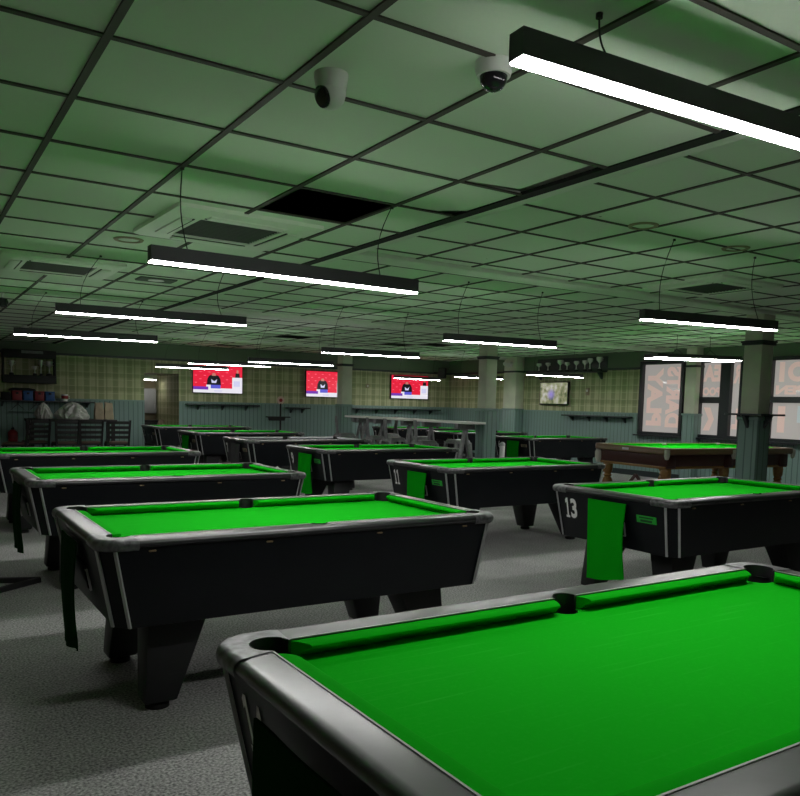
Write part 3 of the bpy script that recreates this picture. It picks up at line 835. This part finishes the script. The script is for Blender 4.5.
SPOTS = [(8.30, 12.1, 0, 'gunmetal bar stool nearest the camera beside the nearest drinks table'), (8.30, 13.2, .1, 'gunmetal bar stool at the near end of the middle drinks table'),
         (8.30, 13.85, -.1, 'gunmetal bar stool halfway along the middle drinks table'), (8.20, 15.05, 0, 'gunmetal bar stool at the short drinks table by the farthest column'),
         (9.24, 12.3, PI, 'gunmetal bar stool on the far side of the nearest drinks table'), (9.26, 13.6, PI - .1, 'gunmetal bar stool on the far side of the middle drinks table'), (9.24, 14.9, PI + .1, 'gunmetal bar stool on the far side of the short drinks table')]
for i, (x, y, r, lab) in enumerate(SPOTS):
    o = st if i == 0 else copy_tree(st); o.location = (x, y, 0); o.rotation_euler = (0, 0, r)
    tag(o, lab, 'stool', 'bar stools at the drinks tables')

# ------------------------------------------------------------------ televisions
def tv(x0, x1, z0, z1, label, panel=True):
    y = YB - .06
    t = thing('television', label, 'television', ((x0 + x1) / 2, y, z0), 0, 'televisions showing a red broadcast')
    w, h = x1 - x0, z1 - z0
    m = MB(); m.box((0, 0, h / 2), (w, .05, h)); m.build('bezel', 'tvb', t, bevel=.006)
    m = MB(); m.box((0, .042, h / 2), (.3, .034, .3)); m.build('wall_bracket', 'tvb', t)
    m = MB(); cols = ['sred', 'spink', 'sblk', 'swht', 'sblu', 'spur', 'sskin', 'slil']
    iw, ih = w - .03, h - .03
    def r(u0, v0, u1, v1, c, lay):
        yy = -.0265 - lay * .0004; P = [(u0, v0), (u1, v0), (u1, v1), (u0, v1)]
        m.face([((u - .5) * iw, yy, .015 + v * ih) for u, v in P], cols.index(c))
    r(0, 0, 1, 1, 'sred', 0)
    for i in range(9):
        for j in range(5):
            if (i + j) % 2 == 0: r(.03 + i * .09, .35 + j * .13, .075 + i * .09, .375 + j * .13, 'spink', 1)
    def poly(P, c, lay): m.face([((u - .5) * iw, -.0265 - lay * .0004, .015 + v * ih) for u, v in P], cols.index(c))
    poly([(.27, .27), (.56, .27), (.55, .50), (.51, .62), (.45, .66), (.36, .66), (.31, .60), (.28, .48)], 'sblk', 2)
    poly([(.37, .62), (.39, .72), (.44, .72), (.46, .62)], 'sskin', 3); poly([(.37, .36), (.46, .36), (.48, .50), (.42, .42), (.36, .50)], 'slil', 3)
    r(0, 0, 1, .17, 'swht', 4); r(.26, .17, .36, .29, 'swht', 4); r(.35, .16, .55, .29, 'sblu', 5)
    r(0, .11, .30, .22, 'spur', 5); r(.42, .05, .58, .09, 'slil', 5)
    if panel:
        r(.79, .12, 1, .58, 'swht', 4); r(.82, .25, .95, .45, 'slil', 5); poly([(.85, .58), (.95, .58), (.94, .74), (.86, .74)], 'sblk', 4); poly([(.88, .74), (.92, .74), (.92, .86), (.88, .86)], 'sskin', 4)
    m.build('screen', cols, t, weld=False)
tv(5.88, 7.14, 1.565, 2.255, 'leftmost red television on the back wall, with a white panel at screen right')
tv(8.86, 10.02, 1.545, 2.235, 'red television on the back wall, cut off by the farthest column')
tv(11.46, 12.72, 1.565, 2.235, 'red television on the back wall nearest the corner speaker')
t = thing('television', 'television on the window side wall showing a purple and green garden picture', 'television', (XW - .05, 14.04, 1.51))
m = MB(); m.box((-.02, 0, .265), (.05, .98, .56)); m.build('bezel', 'tvb', t, bevel=.006)
m = MB(); m.box((.026, 0, .265), (.046, .3, .3)); m.build('wall_bracket', 'tvb', t)
m = MB(); m.box((-.046, .0, .27), (.003, .93, .51)); m.build('screen', 'sgard', t)

# ------------------------------------------------------------------ ledges, shelves, trophies
def ledge_x(x0, x1, z, label):
    t = thing('drinks_ledge', label, 'shelf', ((x0 + x1) / 2, YB - .035, z), 0, 'drinks ledges on the walls')
    m = MB(); m.box((0, -.09, 0), (x1 - x0, .19, .035)); m.build('board', 'ledge', t, bevel=.004)
    n = max(2, round((x1 - x0) / .7))
    for i in range(n):
        x = -(x1 - x0) / 2 + (i + .5) * (x1 - x0) / n
        m = MB(); m.loft([[Vector((x + s, a, b)) for a, b in ((.014, -.018), (-.13, -.018), (.014, -.13))] for s in (-.02, .02)]); m.build('bracket', 'ledge', t)
ledge_x(5.72, 7.55, 1.29, 'dark drinks ledge below the leftmost television')
ledge_x(8.3, 8.95, 1.25, 'short dark drinks ledge left of the farthest column')
ledge_x(10.1, 11.95, 1.27, 'dark drinks ledge below the television nearest the corner')
ledge_x(12.0, 13.1, 1.27, 'dark drinks ledge in the back corner behind the middle column')
t = thing('drinks_ledge', 'long dark bracketed drinks ledge on the wall between garden television and windows', 'shelf', (XW - .035, 12.62, 1.26), 0, 'drinks ledges on the walls')
m = MB(); m.box((-.09, 0, 0), (.19, 2.0, .035)); m.build('board', 'ledge', t, bevel=.004)
for y in (-.8, -.27, .27, .8):
    m = MB(); m.loft([[Vector((a, y + s, b)) for a, b in ((.014, -.018), (-.13, -.018), (.014, -.13))] for s in (-.02, .02)]); m.build('bracket', 'ledge', t)
# ledge wrapped round the nearest column
t = thing('drinks_ledge', 'square drinks ledge wrapped around the nearest column', 'shelf', (9.18, 5.95, 1.405), 0, 'drinks ledges on the walls')
m = MB(); o_, i_ = rrect(.265, .265, .03, 4), rrect(.155, .155, .005, 4)
m.holed(o_, i_, .012); m.loft([L3(o_, .012), L3(o_, -.012)], cap=False); m.holed(o_, i_, -.012); m.loft([L3(i_, -.012), L3(i_, .012)], cap=False)
m.build('board', 'ledge', t)
for k in range(4):
    R = Matrix.Rotation(k * PI / 2, 3, 'Z'); m = MB()
    m.loft([[R @ Vector((a, s, b)) for a, b in ((.14, -.012), (.245, -.012), (.14, -.17))] for s in (-.02, .02)]); m.build('bracket', 'ledge', t)
def trophy(x, y, z, h, label, group, wide=1.):
    t = thing('trophy', label, 'trophy', (x, y, z), 0, group)
    m = MB(); m.lathe([(0, 0), (.05 * wide, 0), (.05 * wide, .03), (.038 * wide, .045), (0, .045)], n=14); m.build('base', 'speaker', t)
    m = MB(); k = h - .045
    m.lathe([(0, .045), (.03 * wide, .045), (.012, .045 + .12 * k), (.010, .045 + .45 * k), (.02, .045 + .52 * k), (.045 * wide, .045 + .68 * k), (.055 * wide, .045 + k), (.048 * wide, .045 + k), (.03 * wide, .045 + .70 * k), (0, .045 + .6 * k)], n=14)
    c = m.build('cup', 'silver', t)
    for s in (-1, 1):
        m = MB(); m.tube([(s * .04 * wide, 0, .045 + .95 * k), (s * .085 * wide, 0, .045 + .9 * k), (s * .08 * wide, 0, .045 + .72 * k), (s * .035 * wide, 0, .045 + .66 * k)], .006, 6); m.build('handle', 'silver', c)
# trophy shelf on the window wall
t = thing('trophy_shelf', 'dark shelf of silver trophies high on the wall above the garden television', 'shelf', (XW, 13.55, 2.27))
m = MB(); m.box((-.15, 0, 0), (.22, 2.3, .03)); m.build('board', 'ledge', t, bevel=.004)
m = MB(); m.box((-.036, 0, .18), (.012, 2.3, .33)); m.build('back_panel', 'ledge', t)
for y in (-1.0, 1.0):
    m = MB(); m.loft([[Vector((a, y + s, b)) for a, b in ((-.045, -.015), (-.18, -.015), (-.045, -.17))] for s in (-.03, .03)]); m.build('bracket', 'ledge', t)
for i, (y, h, lab) in enumerate(((14.52, .22, 'silver trophy at the far left end of the high wall shelf'), (14.20, .23, 'silver trophy second from left on the high wall shelf'), (13.78, .28, 'tall silver trophy third from left on the high wall shelf'),
     (13.55, .22, 'short silver trophy fourth from left on the high wall shelf'), (13.25, .24, 'silver trophy fifth from left on the high wall shelf'), (12.98, .25, 'silver trophy third from the right end of the high wall shelf'),
     (12.82, .29, 'silver trophy second from the right end of the high wall shelf'), (12.53, .31, 'largest silver trophy at the right end of the high wall shelf'))):
    trophy(XW - .16, y, 2.286, h, lab, 'trophies on the high wall shelf', 1.25 if i in (2, 7) else 1.)
# trophy rack on the back wall, far left
t = thing('trophy_rack', 'dark two tier trophy rack on the back wall at the far left', 'shelf', (2.32, YB - .052, 1.66))
m = MB(); m.box((0, -.13, .09), (1.04, .26, .17)); m.build('lower_shelf', 'speaker', t, bevel=.006)
m = MB(); m.box((0, -.13, .62), (1.04, .26, .17)); m.build('canopy', 'speaker', t, bevel=.006)
m = MB(); m.box((.05, -.262, .66), (.42, .006, .06)); q = m.build('name_plate', 'gun', t); q['label'] = 'grey plate on the dark canopy'
for s in (-1, 1):
    m = MB(); m.box((s * .5, -.13, .355), (.03, .24, .36)); m.build('upright', 'speaker', t)
for x, h, lab, w in ((1.98, .30, 'slim silver trophy at the left end of the trophy rack', .9), (2.43, .20, 'small silver trophy in the middle of the trophy rack', .8), (2.55, .33, 'tall slim silver trophy beside the big cup on the rack', .7), (2.715, .31, 'big silver cup at the right end of the trophy rack', 1.35)):
    trophy(x, YB - .20, 1.8355, h, lab, 'trophies on the left rack', w)
# long coat shelf below with cases
t = thing('wall_shelf', 'long dark wall shelf of coloured cases at the far left', 'shelf', (2.65, YB - .036, 1.285))
m = MB(); m.box((0, -.15, 0), (1.95, .30, .03)); m.build('board', 'ledge', t, bevel=.004)
for x in (-.85, 0, .85):
    m = MB(); m.loft([[Vector((x + s, a, b)) for a, b in ((.014, -.015), (-.22, -.015), (.014, -.12))] for s in (-.02, .02)]); m.build('bracket', 'ledge', t)
def case(x, m_, lab, w=.19):
    t = thing('ball_case', lab, 'case', (x, YB - .19, 1.3005), 0, 'coloured cases on the wall shelf')
    m = MB(); m.box((0, 0, .085), (w - .008, .22, .17)); m.build('body', m_, t, bevel=.012)
    m = MB(); m.box((0, 0, .185), (w, .235, .03)); m.build('lid', m_, t, bevel=.006)
    m = MB(); m.box((0, -.116, .15), (.05, .014, .04)); m.build('latch', 'speaker', t, bevel=.002)
case(2.07, 'crate_r', 'red case at the left end of the coloured case row'); case(2.28, 'crate_b', 'blue case between two red cases on the wall shelf')
case(2.50, 'crate_r', 'red case between two blue cases on the wall shelf'); case(2.71, 'crate_b', 'blue case at the right end of the case row')
m = MB(); m.box((1.86, YB - .19, 1.3005 + .085), (.16, .24, .17)); tag(m.build('storage_box', 'blackfab', bevel=.02), 'dark box left of the red and blue cases', 'box')
m = MB(); m.loft([L3([(2.18 + a * 1, YB - .19 + b * 1) for a, b in rrect(.26, .10, .05)], 1.503), L3([(2.18 + a, YB - .19 + b) for a, b in rrect(.25, .10, .05)], 1.54), L3([(2.16 + a, YB - .19 + b) for a, b in rrect(.15, .06, .04)], 1.565)])
tag(m.build('cue_bag', 'blackfab'), 'black flat bag lying on top of the coloured cases', 'bag')
t = thing('mug', 'small red and white mug on the wall shelf right of the cases', 'mug', (3.02, YB - .17, 1.3005))
m = MB(); m.lathe([(0, 0), (.06, 0), (.065, .15), (.055, .15), (.05, .02), (0, .02)], n=16); m.build('cup', 'white', t)
m = MB(); m.lathe([(.0655, .05), (.0675, .05), (.069, .12), (.067, .12)], n=16); q = m.build('printed_band', 'red', t); q['label'] = 'red band around the white mug'
m = MB(); m.tube([(.06, 0, .12), (.10, 0, .11), (.10, 0, .06), (.06, 0, .04)], .008, 6); m.build('handle', 'white', t)
for x, lab in ((2.10, 'dark coat hanger hanging at the left end of the wall shelf'), (2.46, 'dark coat hanger hanging right of another below the cases')):
    m = MB(); y = YB - .08; z = 1.25
    m.tube([(x, y, z + .02), (x + .02, y, z), (x, y, z - .03), (x - .18, y, z - .20), (x + .18, y, z - .20), (x, y, z - .03)], .012, 6)
    tag(m.build('coat_hanger', 'ledge'), lab, 'hanger', 'coat hangers')

# ------------------------------------------------------------------ chairs, bags and table at the back left
t = thing('side_table', 'dark table with bags on it behind the ladder back chairs', 'table', (3.05, 17.75, 0))
m = MB(); m.box((0, 0, .905), (1.75, .62, .05)); m.build('tabletop', 'darkwood', t, bevel=.006)
for sx in (-1, 1):
    for sy in (-1, 1):
        m = MB(); m.box((sx * .8, sy * .25, .44), (.07, .07, .88)); m.build('leg', 'darkwood', t)
def ladder_chair():
    t = empty('dining_chair')
    for s in (-1, 1):
        m = MB(); m.bar((s * .20, .20, 0), (s * .20, .18, .45), .04, .04); m.build('leg', 'darkwood', t)
        m = MB(); m.bar((s * .20, -.22, 0), (s * .20, -.20, .46), .04, .04); m.build('leg', 'darkwood', t)
        m = MB(); m.bar((s * .20, -.20, .46), (s * .22, -.27, .95), .045, .035); m.build('back_post', 'darkwood', t)
    m = MB(); m.box((0, 0, .455), (.44, .44, .03)); m.build('seat_frame', 'darkwood', t, bevel=.006)
    m = MB(); m.box((0, .01, .485), (.42, .40, .04)); m.build('seat', 'seatpad', t, bevel=.015)
    for z in (.60, .70, .80, .90):
        k = (z - .46) / .56; m = MB()
        m.box((0, -.20 - .07 * k, z), (.40 + .03 * k, .02, .06)); m.build('slat', 'darkwood', t, bevel=.005)
    m = MB()
    for s in (-1, 1): m.bar((s * .20, -.21, .22), (s * .20, .20, .22), .025, .025)
    m.bar((-.2, .20, .30), (.2, .20, .30), .025, .025); m.build('stretcher', 'darkwood', t, weld=False)
    return t
ch = ladder_chair()
for i, (x, y, r, lab) in enumerate(((1.84, 16.62, 1.35, 'dark ladder back chair at far left, turned sideways'), (2.26, 17.12, .12, 'dark ladder back chair second from left, angled beside the sideways one'),
        (2.75, 16.72, .06, 'dark ladder back chair in front of the silver bag'), (3.23, 16.80, -.03, 'dark ladder back chair third from left, back to the camera'),
        (3.75, 16.72, -.05, 'rightmost dark ladder back chair, below the tan bags'))):
    o = ch if i == 0 else copy_tree(ch); o.location = (x, y, 0); o.rotation_euler = (0, 0, r); tag(o, lab, 'chair', 'ladder back chairs')
def lumpy(name, c, r, m_, lab, cat, seed, cut=0., taper=.5):
    bm = bmesh.new(); bmesh.ops.create_icosphere(bm, subdivisions=5, radius=1.)
    rnd = random.Random(seed); dirs = [Vector((rnd.uniform(-1, 1), rnd.uniform(-1, 1), rnd.uniform(-.3, 1))).normalized() for _ in range(22)]
    from mathutils import noise
    off = Vector((seed * 3.1, seed * 1.7, 0))
    for v in bm.verts:
        n = v.co.normalized(); k = max(n.dot(d) for d in dirs); f = .74 + .30 * k ** 6 - .10 * (1 - k)
        f += .16 * (1 - abs(noise.noise(Vector((n.x * 2.6, n.y * 2.6, n.z * 1.3)) + off)) * 3.2) + .05 * noise.noise(n * 7 + off)
        z = max(n.z, -.35); w = 1 - taper * max(z, 0)
        v.co = Vector((n.x * r[0] * f * w, n.y * r[1] * f * w, (z + .35) / 1.35 * r[2] * (.8 + .2 * f)))
        v.co += Vector(c)
    b = MB(); b.bm.free(); b.bm = bm
    return tag(b.build(name, m_, smooth=25), lab, cat)
lumpy('bag', (3.06, 17.66, .9305), (.34, .24, .36), 'bagwhite', 'crumpled silver white bag on the dark table', 'bag', 3, taper=.55)
lumpy('bag', (2.51, 17.76, .9305), (.16, .16, .33), 'bagwhite', 'smaller grey crumpled bag left of the silver white bag', 'bag', 8, taper=.4)
for x, lab, sd in ((3.60, 'tan paper bag on the dark table, left of its twin', 5), (3.80, 'tan paper bag at the right end of the dark table', 9)):
    t = MB(); rnd = random.Random(sd); loops = []
    for j in range(7):
        k = j / 6; z = .9305 + .36 * k; s = 1 - .2 * k ** 2
        loops.append([Vector((x + a * s + rnd.uniform(-.006, .006), 17.7 + b * (1 - .75 * k) + rnd.uniform(-.006, .006), z + (rnd.uniform(-.02, .02) if j == 6 else 0))) for a, b in rrect(.095, .09, .02, 3)])
    t.loft(loops); tag(t.build('paper_bag', 'bagtan', smooth=20), lab, 'bag', 'tan bags')
t = thing('fire_extinguisher', 'red fire extinguisher on the wall at the far left edge', 'extinguisher', (1.99, YB - .13, .38))
m = MB(); m.lathe([(0, 0), (.08, 0), (.085, .02), (.085, .36), (.05, .43), (.03, .45), (0, .45)], n=18); m.build('cylinder', 'red', t)
m = MB(); m.box((0, 0, .48), (.05, .05, .06)); m.bar((0, 0, .50), (.0, -.11, .53), .025, .015); m.build('valve', 'speaker', t)
m = MB(); m.lathe([(.0862, .16), (.0868, .16), (.0868, .28), (.0862, .28)], n=18); m.build('sticker', 'crate_r', t)
m = MB(); m.box((0, .10, .25), (.06, .08, .2)); m.build('wall_bracket', 'speaker', t)
t.scale = (1.1, 1.1, .66)

# post with a round sign
t = thing('sign_post', 'slim black post with a small round sign and cross ledge near the back wall', 'sign', (8.02, 18.1, 0))
m = MB(); m.lathe([(0, 0), (.18, 0), (.18, .02), (.03, .035), (.022, .06), (.022, 1.36), (0, 1.36)], n=18); m.build('post', 'speaker', t)
m = MB(); m.lathe([(0, -.01), (.10, -.01), (.10, .01), (0, .01)], (0, 0, 1.44), 22, Matrix.Rotation(PI / 2, 3, 'X')); q = m.build('disc', 'pinkp', t); q['label'] = 'round pale pink sign disc'
m = MB(); m.lathe([(0, 0), (.045, 0), (.045, .004), (0, .004)], (0, -.010, 1.44), 22, Matrix.Rotation(PI / 2, 3, 'X')); m.build('red_centre', 'red', t)
m = MB(); m.box((-.06, 0, 1.02), (.60, .16, .03)); m.loft([L3([(a - .10, b) for a, b in rrect(.2, .05, .02)], .93), L3([(a - .10, b) for a, b in rrect(.22, .06, .02)], 1.005)]); m.build('cross_ledge', 'speaker', t, weld=False)

# corridor contents
t = thing('wall_cupboard', 'grey cupboard front seen through the corridor doorway', 'cupboard', (5.37, YB + 1.98, .0))
m = MB(); m.box((0, .02, 1.34), (.40, .18, .64)); m.build('body', 'fridge', t, bevel=.01)
m = MB(); m.box((0, -.076, 1.34), (.37, .012, .61)); m.build('door', 'fridge', t, bevel=.004)
m = MB(); m.box((.15, -.09, 1.2), (.02, .02, .12)); m.build('handle', 'strip', t)
t = thing('corridor_light', 'bright ceiling light inside the corridor doorway', 'light', (5.24, YB + 1.45, 2.0))
m = MB(); m.box((0, 0, -.06), (.42, .14, .12)); m.build('housing', 'acw', t, bevel=.008)
m = MB(); m.box((0, 0, -.13), (.38, .11, .03)); m.build('lens', 'lampw', t, bevel=.008)
t = thing('storage_chest', 'black chest on the corridor floor under the grey cupboard', 'chest', (5.30, YB + 1.80, 0))
m = MB(); m.box((0, 0, .40), (.5, .4, .80)); m.build('body', 'speaker', t, bevel=.01)
m = MB(); m.box((0, 0, .826), (.52, .42, .05)); m.build('lid', 'speaker', t, bevel=.008)
lumpy('bag', (5.42, YB + .95, .0), (.15, .15, .92), 'bagtan', 'cream sack standing in the corridor doorway', 'bag', 21, taper=.1)

# ------------------------------------------------------------------ wall and ceiling fittings
t = thing('loudspeaker', 'black loudspeaker high in the back right corner', 'speaker', (13.05, 18.22, 2.18), PI / 4)
m = MB(); m.box((0, 0, .15), (.27, .2, .30)); m.build('cabinet', 'speaker', t, bevel=.012)
m = MB(); m.box((0, -.103, .15), (.24, .008, .27)); m.build('grille', 'blackfab', t, bevel=.003)
m = MB(); m.bar((0, .08, .15), (0, .24, .15), .05, .05); m.build('bracket', 'speaker', t)
t = thing('emergency_light', 'twin headed emergency light on the pier beside the trophies', 'light', (XW - .30, 15.45, 2.44))
m = MB(); m.box((-.03, 0, .05), (.06, .16, .12)); m.build('body', 'cam', t, bevel=.006)
for s in (-1, 1):
    m = MB(); m.lathe([(0, 0), (.03, 0), (.055, .07), (.05, .085), (0, .085)], (-.03, s * .13, .08), 14, Matrix.Rotation(-PI / 2, 3, 'Y') @ Matrix.Rotation(s * .5, 3, 'X')); m.build('lamp_head', 'cam', t)
t = thing('switch_plate', 'small pale control box on the wallpaper beside the garden television', 'switch', (XW - .015, 13.0, 1.74))
m = MB(); m.box((0, 0, .08), (.028, .10, .17)); m.build('box', 'bagtan', t, bevel=.005)
m = MB(); m.box((-.016, 0, .10), (.006, .05, .05)); m.build('button', 'cam', t, bevel=.002)
t = thing('switch_plate', 'small pale sensor box on the wallpaper between two red televisions', 'switch', (10.75, YB - .015, 1.83))
m = MB(); m.box((0, 0, .06), (.10, .028, .12)); m.build('box', 'bagtan', t, bevel=.005)
m = MB(); m.box((0, -.016, .06), (.04, .006, .04)); m.build('button', 'cam', t, bevel=.002)

def cassette(cx, cy, zc, label, rz=0., drop=.035, half=.475):
    t = thing('ceiling_air_unit', label, 'air conditioner', (cx, cy, zc - drop), rz, 'ceiling air units')
    m = MB(); o1, o2 = rrect(half, half, .02, 3), rrect(half - .03, half - .03, .02, 3); g = rrect(.27, .27, .01, 3)
    m.loft([L3(o1, drop + .0), L3(o1, .012), L3(o2, 0)], cap=False); m.holed(o2, g, 0); m.loft([L3(g, 0), L3(g, .02)], cap=False)
    m.build('panel', 'acw', t)
    m = MB(); m.box((0, 0, .021), (.55, .55, .006))
    for i in range(13): m.box((0, -.24 + i * .04, .012), (.53, .010, .014))
    m.build('grille', 'grille', t, weld=False)
    for k in range(4):
        R = Matrix.Rotation(k * PI / 2, 3, 'Z'); m = MB()
        m.box(R @ Vector((0, .355, -.004)), ((.50 if k % 2 == 0 else .075), (.075 if k % 2 == 0 else .50), .010)); m.build('louvre', 'acw', t, bevel=.003)
        m = MB(); m.box(R @ Vector((0, .31, -.001)), ((.52 if k % 2 == 0 else .012), (.012 if k % 2 == 0 else .52), .006)); m.build('slot', 'void', t)
cassette(1.83, 5.03, ZL, 'square ceiling air unit just behind the missing ceiling tile', .03)
cassette(1.17, 7.38, ZL, 'square ceiling air unit at the left edge, with a wide dark grille', .0)
cassette(6.88, 5.02, ZR, 'square ceiling air unit on the right, above the light by the nearest column', -.03)
t = thing('security_camera', 'white turret security camera on the ceiling left of centre, dark lens facing left', 'camera', (1.275, 2.485, ZL))
m = MB(); m.lathe([(0, 0), (.060, 0), (.060, -.012), (.052, -.05), (.046, -.066), (0, -.066)], n=24); m.build('base', 'cam', t)
D_ = Vector((-.90, -.12, -.42)).normalized(); R = D_.to_track_quat('Z', 'Y').to_matrix()
m = MB(); m.lathe([(0, -.052), (.026, -.046), (.044, -.026), (.051, 0), (.047, .022), (.038, .036), (0, .036)], (0, 0, -.066), 24, R); m.build('ball', 'cam', t)
m = MB(); m.lathe([(0, .030), (.036, .036), (.036, .044), (.030, .047), (.0, .047)], (0, 0, -.066), 20, R); m.build('lens', 'dome', t)
t = thing('security_camera', 'dome security camera on the ceiling beside the end of the nearest light', 'camera', (1.665, 2.085, ZL))
m = MB(); m.lathe([(0, 0), (.062, 0), (.062, -.02), (.055, -.045), (.0, -.045)], n=24); m.build('base', 'cam', t)
m = MB(); m.lathe([(0, -.045), (.046, -.045), (.043, -.065), (.030, -.083), (.012, -.091), (0, -.092)], n=24); m.build('dome', 'dome', t)
t = thing('security_camera', 'small black ball camera hanging from the ceiling at the far left', 'camera', (.98, 9.80, ZL))
m = MB(); m.lathe([(0, 0), (.04, 0), (.04, -.012), (.01, -.02), (.01, -.06), (0, -.06)], n=14); m.build('stem', 'cam', t)
m = MB(); m.lathe([(0, -.05), (.05, -.065), (.065, -.105), (.05, -.15), (0, -.165)], n=18); m.build('dome', 'dome', t)
t = thing('smoke_detector', 'pale smoke detector on the ceiling under the leftmost far light', 'detector', (1.75, 14.2, ZL))
m = MB(); m.lathe([(0, 0), (.055, 0), (.055, -.02), (.04, -.05), (0, -.055)], n=18); m.build('body', 'cam', t)
m = MB(); m.lathe([(0, -.054), (.03, -.054), (.025, -.065), (0, -.066)], n=14); m.build('sensor', 'cam', t)
t = thing('downlight', 'recessed square downlight in the ceiling between two left row lights', 'light', (2.08, 7.62, ZL))
m = MB(); m.holed(rrect(.17, .12, .02, 3), rrect(.075, .075, .07, 6), -.012); m.loft([L3(rrect(.17, .12, .02, 3), -.012), L3(rrect(.175, .125, .02, 3), .0)], cap=False); m.build('plate', 'grille', t)
m = MB(); m.lathe([(.075, -.012), (.07, -.013), (.05, -.004), (.0, -.002)], n=18); m.build('reflector', 'silver', t)
for px, py, z, lab in ((1.40, 5.84, ZL, 'round cream ceiling speaker left of the air unit behind the missing tile'), (4.32, 3.72, ZR, 'round faint ceiling speaker right of the ceiling step'), (5.45, 3.78, ZR, 'round faint ceiling speaker farther right, before the right air unit')):
    t = thing('ceiling_speaker', lab, 'speaker', (px, py, z), 0, 'round ceiling speakers')
    m = MB(); m.lathe([(.07, -.001), (.075, -.010), (.098, -.010), (.105, -.001)], n=26); m.build('rim', 'bagtan', t)
    m = MB(); m.lathe([(0, -.004), (.072, -.004), (.072, -.001), (0, -.001)], n=26); m.build('mesh_grille', 'acw', t)
t = thing('ceiling_vent', 'dark slotted vent high up in the ceiling near the back wall', 'vent', (6.5, 17.6, ZR))
m = MB(); m.box((0, 0, -.006), (.60, .30, .012)); m.build('frame', 'grille', t)
m = MB()
for i in range(6): m.box((0, -.11 + i * .044, -.014), (.54, .02, .008))
m.build('slat', 'void', t, weld=False)
# tiles pushed out of place beside the change of level, leaving dark gaps
for P, lab in (([(2.386, 2.64), (2.715, 2.64), (2.725, 3.165), (2.386, 3.222)], 'ceiling tile pushed askew beside the step, with dark gaps on two sides'),
               ([(2.386, 3.235), (2.79, 3.235), (2.79, 3.70), (2.68, 3.77), (2.66, 3.80), (2.386, 3.825)], 'ceiling tile with a broken corner beside the step, behind the askew one')):
    m = MB(); m.loft([L3(P, ZL + .001), L3(P, ZL + .014)]); tag(m.build('ceiling_tile', 'tile'), lab, 'ceiling tile', 'displaced ceiling tiles')

# ------------------------------------------------------------------ loose things
t = MB(); c = Vector((.62, 6.28, 0))
P = [Vector((.86, 6.40, .02)), Vector((.30, 6.62, .02)), Vector((.36, 6.02, .02))]
for i in range(3): t.bar(P[i], P[(i + 1) % 3], .035, .04)
tag(t.build('rack_triangle', 'rubber', bevel=.004), 'black triangular frame lying on the carpet at the left edge', 'rack')
t = thing('litter_bin', 'slim white bin standing right of the middle column', 'bin', (9.42, 11.16, 0))
m = MB(); m.lathe([(0, 0), (.04, 0), (.05, .66), (.05, .70), (0, .70)], n=18); m.build('body', 'white', t)
m = MB(); m.lathe([(0, .70), (.054, .70), (.05, .74), (.02, .77), (0, .77)], n=18); m.build('lid', 'binw', t)
t = MB(); t.box((11.15, 12.335, .8225), (.30, .06, .004), .05); tag(t.build('score_card', 'white'), 'white card lying on the far rail of table 6', 'card')

# ------------------------------------------------------------------ world and camera
w = bpy.data.worlds.new('World'); S.world = w; w.use_nodes = True
w.node_tree.nodes['Background'].inputs[0].default_value = (.55, .6, .65, 1); w.node_tree.nodes['Background'].inputs[1].default_value = .3
cam = bpy.data.cameras.new('Camera'); co = bpy.data.objects.new('Camera', cam); COL.objects.link(co); S.camera = co
F_, yaw, pitch, roll, CY = 777.7041, .571, -.088, .0253, 74.34
cy, sy, cp, sp, cr, sr = math.cos(yaw), math.sin(yaw), math.cos(pitch), math.sin(pitch), math.cos(roll), math.sin(roll)
f = Vector((sy * cp, cy * cp, sp)); r = Vector((cy, -sy, 0)); u = r.cross(f)
r2 = cr * r + sr * u; u2 = -sr * r + cr * u
co.matrix_world = Matrix(((r2.x, u2.x, -f.x, 0), (r2.y, u2.y, -f.y, 0), (r2.z, u2.z, -f.z, CAMZ), (0, 0, 0, 1)))
cam.sensor_width = 36; cam.sensor_fit = 'HORIZONTAL'; cam.lens = F_ / 800 * 36; cam.shift_y = CY / 800; cam.clip_start = .02
S.cycles.caustics_reflective = False
vs = S.view_settings; vs.view_transform = 'Standard'; vs.look = 'None'; vs.gamma = 1; vs.use_curve_mapping = False; vs.exposure = 0
